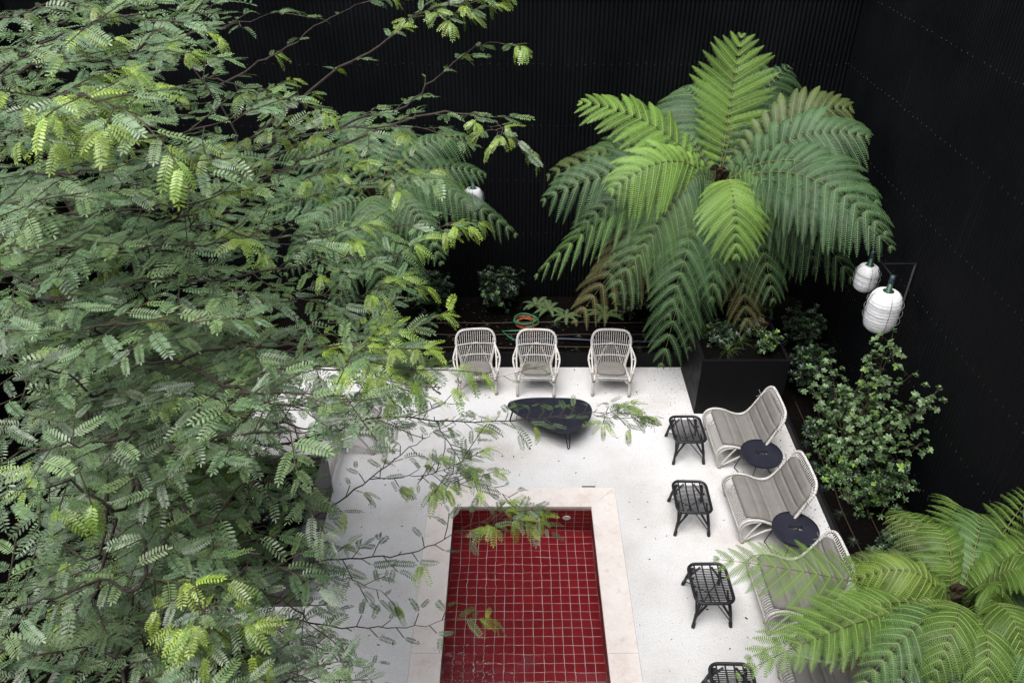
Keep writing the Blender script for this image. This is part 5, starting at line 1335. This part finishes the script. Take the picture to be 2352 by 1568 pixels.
ball('camellia_shrub', (4.98, 10.75), 0.42, 0.95, W_DARK, 'very dark rounded shrub in the right bed beside the black planter', 30, 120, 0.05)
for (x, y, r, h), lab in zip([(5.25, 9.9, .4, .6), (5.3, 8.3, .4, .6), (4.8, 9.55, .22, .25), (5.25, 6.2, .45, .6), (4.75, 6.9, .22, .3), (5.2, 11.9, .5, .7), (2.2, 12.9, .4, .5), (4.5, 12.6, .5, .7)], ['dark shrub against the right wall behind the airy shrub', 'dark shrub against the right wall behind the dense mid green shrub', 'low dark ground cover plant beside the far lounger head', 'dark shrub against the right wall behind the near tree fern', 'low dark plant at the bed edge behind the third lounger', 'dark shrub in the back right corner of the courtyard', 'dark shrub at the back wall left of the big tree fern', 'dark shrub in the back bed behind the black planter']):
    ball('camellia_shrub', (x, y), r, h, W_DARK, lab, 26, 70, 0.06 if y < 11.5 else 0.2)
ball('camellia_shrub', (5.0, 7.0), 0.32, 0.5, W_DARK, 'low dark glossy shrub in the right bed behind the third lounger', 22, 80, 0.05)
p = on_z(1812, 790, 1.0); ball('trailing_plant', (4.12, 10.58), 0.26, 0.34, W_MID, 'bushy green plant spilling over the right corner of the black planter', 10, 60, 0.98)
W_RED = [whorl_mesh(6, 0.06, 0.025, (0.045, 0.022, 0.012), (0, 40), 17), whorl_mesh(6, 0.05, 0.022, (0.05, 0.07, 0.025), (10, 50), 18)]
ball('trailing_plant', (4.10, 11.12), 0.24, 0.30, W_RED, 'reddish brown leafed plant at the back of the black planter', 10, 50, 0.98)
ball('trailing_plant', (3.45, 10.9), 0.34, 0.22, W_DARK, 'low dark ground cover across the left half of the black planter', 14, 60, 0.97)
ball('trailing_plant', (3.9, 11.1), 0.30, 0.25, W_DARK, 'dark leafy plant in the middle of the black planter', 8, 50, 0.97)
# under-planting in the left bed and grey planters (seen through gaps in the crown)
for (x, y, z, r, h), lab in zip([(-5.4, 10.2, .08, .6, .9), (-5.3, 6.3, .08, .6, .9), (-3.0, 12.3, .2, .6, .8), (-5.0, 12.4, .2, .6, .8), (PLX - 1.3, PLY - 1.5, .56, .4, .5), (PLX - 0.5, PLY - 1.1, .56, .32, .35), (PLX - 0.9, PLY - 3.6, .56, .45, .5)],
                                ['low dark shrub in the left bed behind the tree trunk', 'low dark shrub in the left bed nearest the camera', 'dark shrub in the back bed under the left tree fern', 'dark shrub in the far left corner of the back bed', 'leafy dark shrub in the grey planter near its middle', 'small leafy shrub in the right half of the grey planter', 'leafy dark shrub in the second grey planter']):
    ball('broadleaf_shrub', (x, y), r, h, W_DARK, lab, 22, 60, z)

# ------------------------------------------------------------------ grass tufts, little ferns
def tuft_mesh(nb, L, colr, seed, spread=1.0):
    g_ = np.random.default_rng(seed); V, F, C = [], [], []
    for k in range(nb):
        a = g_.uniform(0, 6.28); l = L * g_.uniform(.6, 1.1); el = R(g_.uniform(30, 80)); w = 0.0035; c = np.array(colr) * g_.uniform(.6, 1.5)
        hd = np.array([math.cos(a), math.sin(a), 0]); s_ = np.array([-hd[1], hd[0], 0]) * w; i = len(V)
        for f in (0, .4, .75, 1.0):
            p = hd * l * math.cos(el) * f * spread + UP * (l * math.sin(el) * f - l * 0.55 * f * f); ww = s_ * (1 - 0.8 * f); V += [p + ww, p - ww]; C += [c, c]
        F += [(i + 2 * j, i + 2 * j + 1, i + 2 * j + 3, i + 2 * j + 2) for j in range(3)]
    return fastmesh('grass_tuft', np.array(V), [np.array(F)], M['grass'], False, np.array(C))
tufts = [tuft_mesh(60, 0.15, (0.022, 0.035, 0.022), s_) for s_ in (1, 2, 3)]
k = 0
for row, (yy, xs) in enumerate([(11.75, np.arange(-1.9, 2.7, 0.52)), (12.12, np.arange(-1.7, 2.6, 0.58)), (12.55, np.arange(-1.6, 1.0, 0.6))]):
    nm = ['front', 'middle', 'rear'][row]
    for x in xs:
        o = link(bpy.data.objects.new('grass_tuft', tufts[k % 3])); o.location = (x + rnd.uniform(-.08, .08), yy + rnd.uniform(-.06, .06), 0.19); o.rotation_euler.z = rnd.uniform(0, 6); s_ = rnd.uniform(.8, 1.15); o.scale = (s_,) * 3
        tag(o, 'small dark grass tuft in the %s row of the back bed soil' % nm, 'grass', 'dark grass tufts, %s row of the back bed' % nm); k += 1
for y in np.arange(6.9, 9.9, 0.5):
    o = link(bpy.data.objects.new('grass_tuft', tufts[k % 3])); o.location = (4.62 + rnd.uniform(-.05, .05), y, 0.06); o.rotation_euler.z = rnd.uniform(0, 6)
    tag(o, 'small dark grass tuft along the edge of the right bed', 'grass', 'dark grass tufts of the right bed'); k += 1
tall = tuft_mesh(50, 0.36, (0.055, 0.095, 0.025), 9)
for (x, y), lab in zip([(3.52, 10.62), (3.78, 10.85), (3.35, 11.0)], ['arching light green grass clump in the black planter near its front', 'arching light green grass clump in the middle of the black planter', 'arching light green grass clump at the left side of the black planter']):
    o = link(bpy.data.objects.new('grass_clump', tall)); o.location = (x, y, 0.98); o.rotation_euler.z = rnd.uniform(0, 6); tag(o, lab, 'grass')
def small_fern(pt, r, n, label, colr, seed):
    root = empty('small_fern', pt); tag(root, label, 'fern')
    for k in range(n):
        a = 2 * math.pi * k / n + rnd.uniform(-.3, .3); l = r * rnd.uniform(.8, 1.1)
        V, F, C = frond_mesh((0, 0, 0), (math.cos(a) * l, math.sin(a) * l, l * rnd.uniform(0.1, 0.45)), l * 0.45, l * 0.20, colr=colr, seed=seed * 50 + k, npin=13, droop=0.2, detail=1.0)
        link(bpy.data.objects.new('frond', fastmesh('frond', V, F, M['fern'], False, C)), root)
for i, (vx, vy, r, lab, c_) in enumerate([(1262, 705, 0.28, 'small fern growing just right of the hose coil', G_DARK), (1300, 722, 0.26, 'small fern between the hose coil and the big tree fern', G_DARK), (1232, 690, 0.27, 'small dim fern against the back wall behind the hose coil', G_DARK), (1390, 720, 0.34, 'small fern in the shade of the big tree fern', G_DARK), (880, 740, 0.40, 'small fern in the back bed near the leafy tree', G_DARK)]):
    q = on_z(vx, vy, 0.3); small_fern((q.x, min(q.y, 13.2), 0.2), r, 9, lab, c_, 70 + i)
# strap leaves and pods, thin pipes, hoses
def pipe(name, pts, r, mat, label, cat): return tag(MB().tube(spline(pts, 8), r, 6).obj(name, M[mat], None, True), label, cat)
for (yy, lab) in ((11.80, 'brown drip pipe lying nearest the edging board in the back bed'), (12.22, 'brown drip pipe second from the edging in the back bed'), (12.62, 'brown drip pipe third from the edging in the back bed')):
    pipe('drip_pipe', [(x, yy + rnd.uniform(-.03, .03), 0.225 + rnd.uniform(-.004, .01)) for x in np.arange(-3.5, 3.1, 0.6)], 0.011, 'drip', lab, 'pipe')
pipe('water_pipe', [(x, 12.02 + 0.05 * math.sin(x * 2.2), 0.235) for x in np.arange(0.0, 3.0, 0.4)], 0.018, 'blue_pipe', 'blue black water pipe running behind the armchair backs', 'pipe')
for (x0, lab) in ((4.72, 'brown drip pipe running along the right bed near its edging'), (5.05, 'brown drip pipe running along the middle of the right bed')):
    pipe('drip_pipe', [(x0 + rnd.uniform(-.03, .03), y, 0.09 + rnd.uniform(-.004, .01)) for y in np.arange(5.0, 10.4, 0.6)], 0.010, 'drip', lab, 'pipe')
hc = on_z(1208, 735, 0.28)
def coil(n, r, zs, seed):
    g_ = random.Random(seed); pts = []
    for k in range(n * 16 + 1):
        a = 2 * math.pi * k / 16; rr = r * (1 + 0.13 * math.sin(k * 0.31 + seed)); pts.append((hc.x + rr * math.cos(a) + 0.03 * math.sin(k * .17), hc.y + rr * 0.85 * math.sin(a), 0.23 + zs * k / (n * 16) + 0.012 * math.sin(a * 1.7 + seed)))
    return pts
gp = coil(3, 0.21, 0.09, 2)
gp += [(hc.x + 0.1, hc.y - 0.22, 0.26), (hc.x - 0.15, hc.y - 0.30, 0.24), (hc.x - 0.45, hc.y - 0.30, 0.23), (hc.x - 0.30, hc.y - 0.52, 0.23), (hc.x - 0.05, hc.y - 0.72, 0.24)]
tag(MB().tube(gp, 0.0135, 6).obj('garden_hose', M['green_hose'], None, True), 'green garden hose coiled in the back bed behind the middle chair', 'hose')
op = coil(5, 0.19, 0.05, 5); op = [(x + 0.01, y - 0.01, z - 0.012) for x, y, z in op] + [(hc.x + 0.12, hc.y - 0.25, 0.24), (hc.x + 0.06, hc.y - 0.42, 0.225), (hc.x + 0.10, hc.y - 0.6, 0.225)]
tag(MB().tube(op, 0.009, 5).obj('extension_cable', M['orange_hose'], None, True), 'orange cable coiled inside the green hose in the back bed', 'cable')
# fallen leaves and crumbs on the gravel
def litter(name, n, xr, yr, z, size, label, cond, cols, seed):
    g_ = np.random.default_rng(seed); P = np.stack([g_.uniform(*xr, n), g_.uniform(*yr, n), np.full(n, z)], 1); P = P[[cond(*p[:2], g_) for p in P]]; n = len(P)
    a = g_.uniform(0, 6.28, n); l = g_.uniform(*size, n); w = l * g_.uniform(.2, .5, n); d = np.stack([np.cos(a), np.sin(a), g_.uniform(-.05, .25, n)], 1); s_ = np.stack([-np.sin(a), np.cos(a), g_.uniform(-.2, .3, n)], 1)
    V = np.stack([P - d * l[:, None] / 2, P + s_ * w[:, None] / 2 + [0, 0, .002], P + d * l[:, None] / 2, P - s_ * w[:, None] / 2 + [0, 0, .002]], 1).reshape(-1, 3); V[:, 2] = np.maximum(V[:, 2], 0.0015 if z < .1 else z)
    C = np.repeat(np.array(cols)[g_.integers(0, len(cols), n)] * g_.uniform(.5, 1.3, (n, 1)), 4, 0)
    o = link(bpy.data.objects.new(name, fastmesh(name, V, [np.arange(4 * n).reshape(-1, 4)], M['litter'], False, C))); tag(o, label, 'leaf litter', kind='stuff')
def not_pool(x, y, g_): return not (PX0 - CW < x < PX1 + CW and y < PY1 + CW)
LC_ = [(0.035, 0.025, 0.018), (0.06, 0.045, 0.028), (0.10, 0.065, 0.035), (0.05, 0.055, 0.025)]
litter('leaf_litter', 6500, (-4.2, 4.45), (4.6, 11.5), 0.003, (0.006, 0.018), 'tiny dark leaf crumbs scattered over the white gravel', not_pool, LC_, 1)
litter('leaf_litter', 260, (-4.2, 4.45), (4.6, 11.5), 0.004, (0.025, 0.060), 'larger dry leaves lying here and there on the gravel', not_pool, LC_ + [(0.10, 0.13, 0.03)], 2)
litter('leaf_litter', 600, (2.0, 3.02), (9.6, 11.5), 0.004, (0.010, 0.032), 'dry fern crumbs on the gravel in front of the planter', lambda x, y, g_: g_.random() < (x - 1.9) * 0.8 * (y - 9.3) / 2, LC_, 3)
litter('leaf_litter', 500, (3.9, 4.46), (6.0, 10.0), 0.004, (0.012, 0.05), 'dark fallen leaves on the gravel along the right bed', lambda x, y, g_: g_.random() < (x - 3.8) * 1.3, LC_, 4)
litter('leaf_litter', 500, (-2.2, 3.0), (11.6, 13.4), 0.235, (0.015, 0.06), 'dry brown leaves on the soil of the back bed', lambda x, y, g_: True, [(0.06, 0.035, 0.02), (0.10, 0.06, 0.03), (0.16, 0.12, 0.07)], 5)
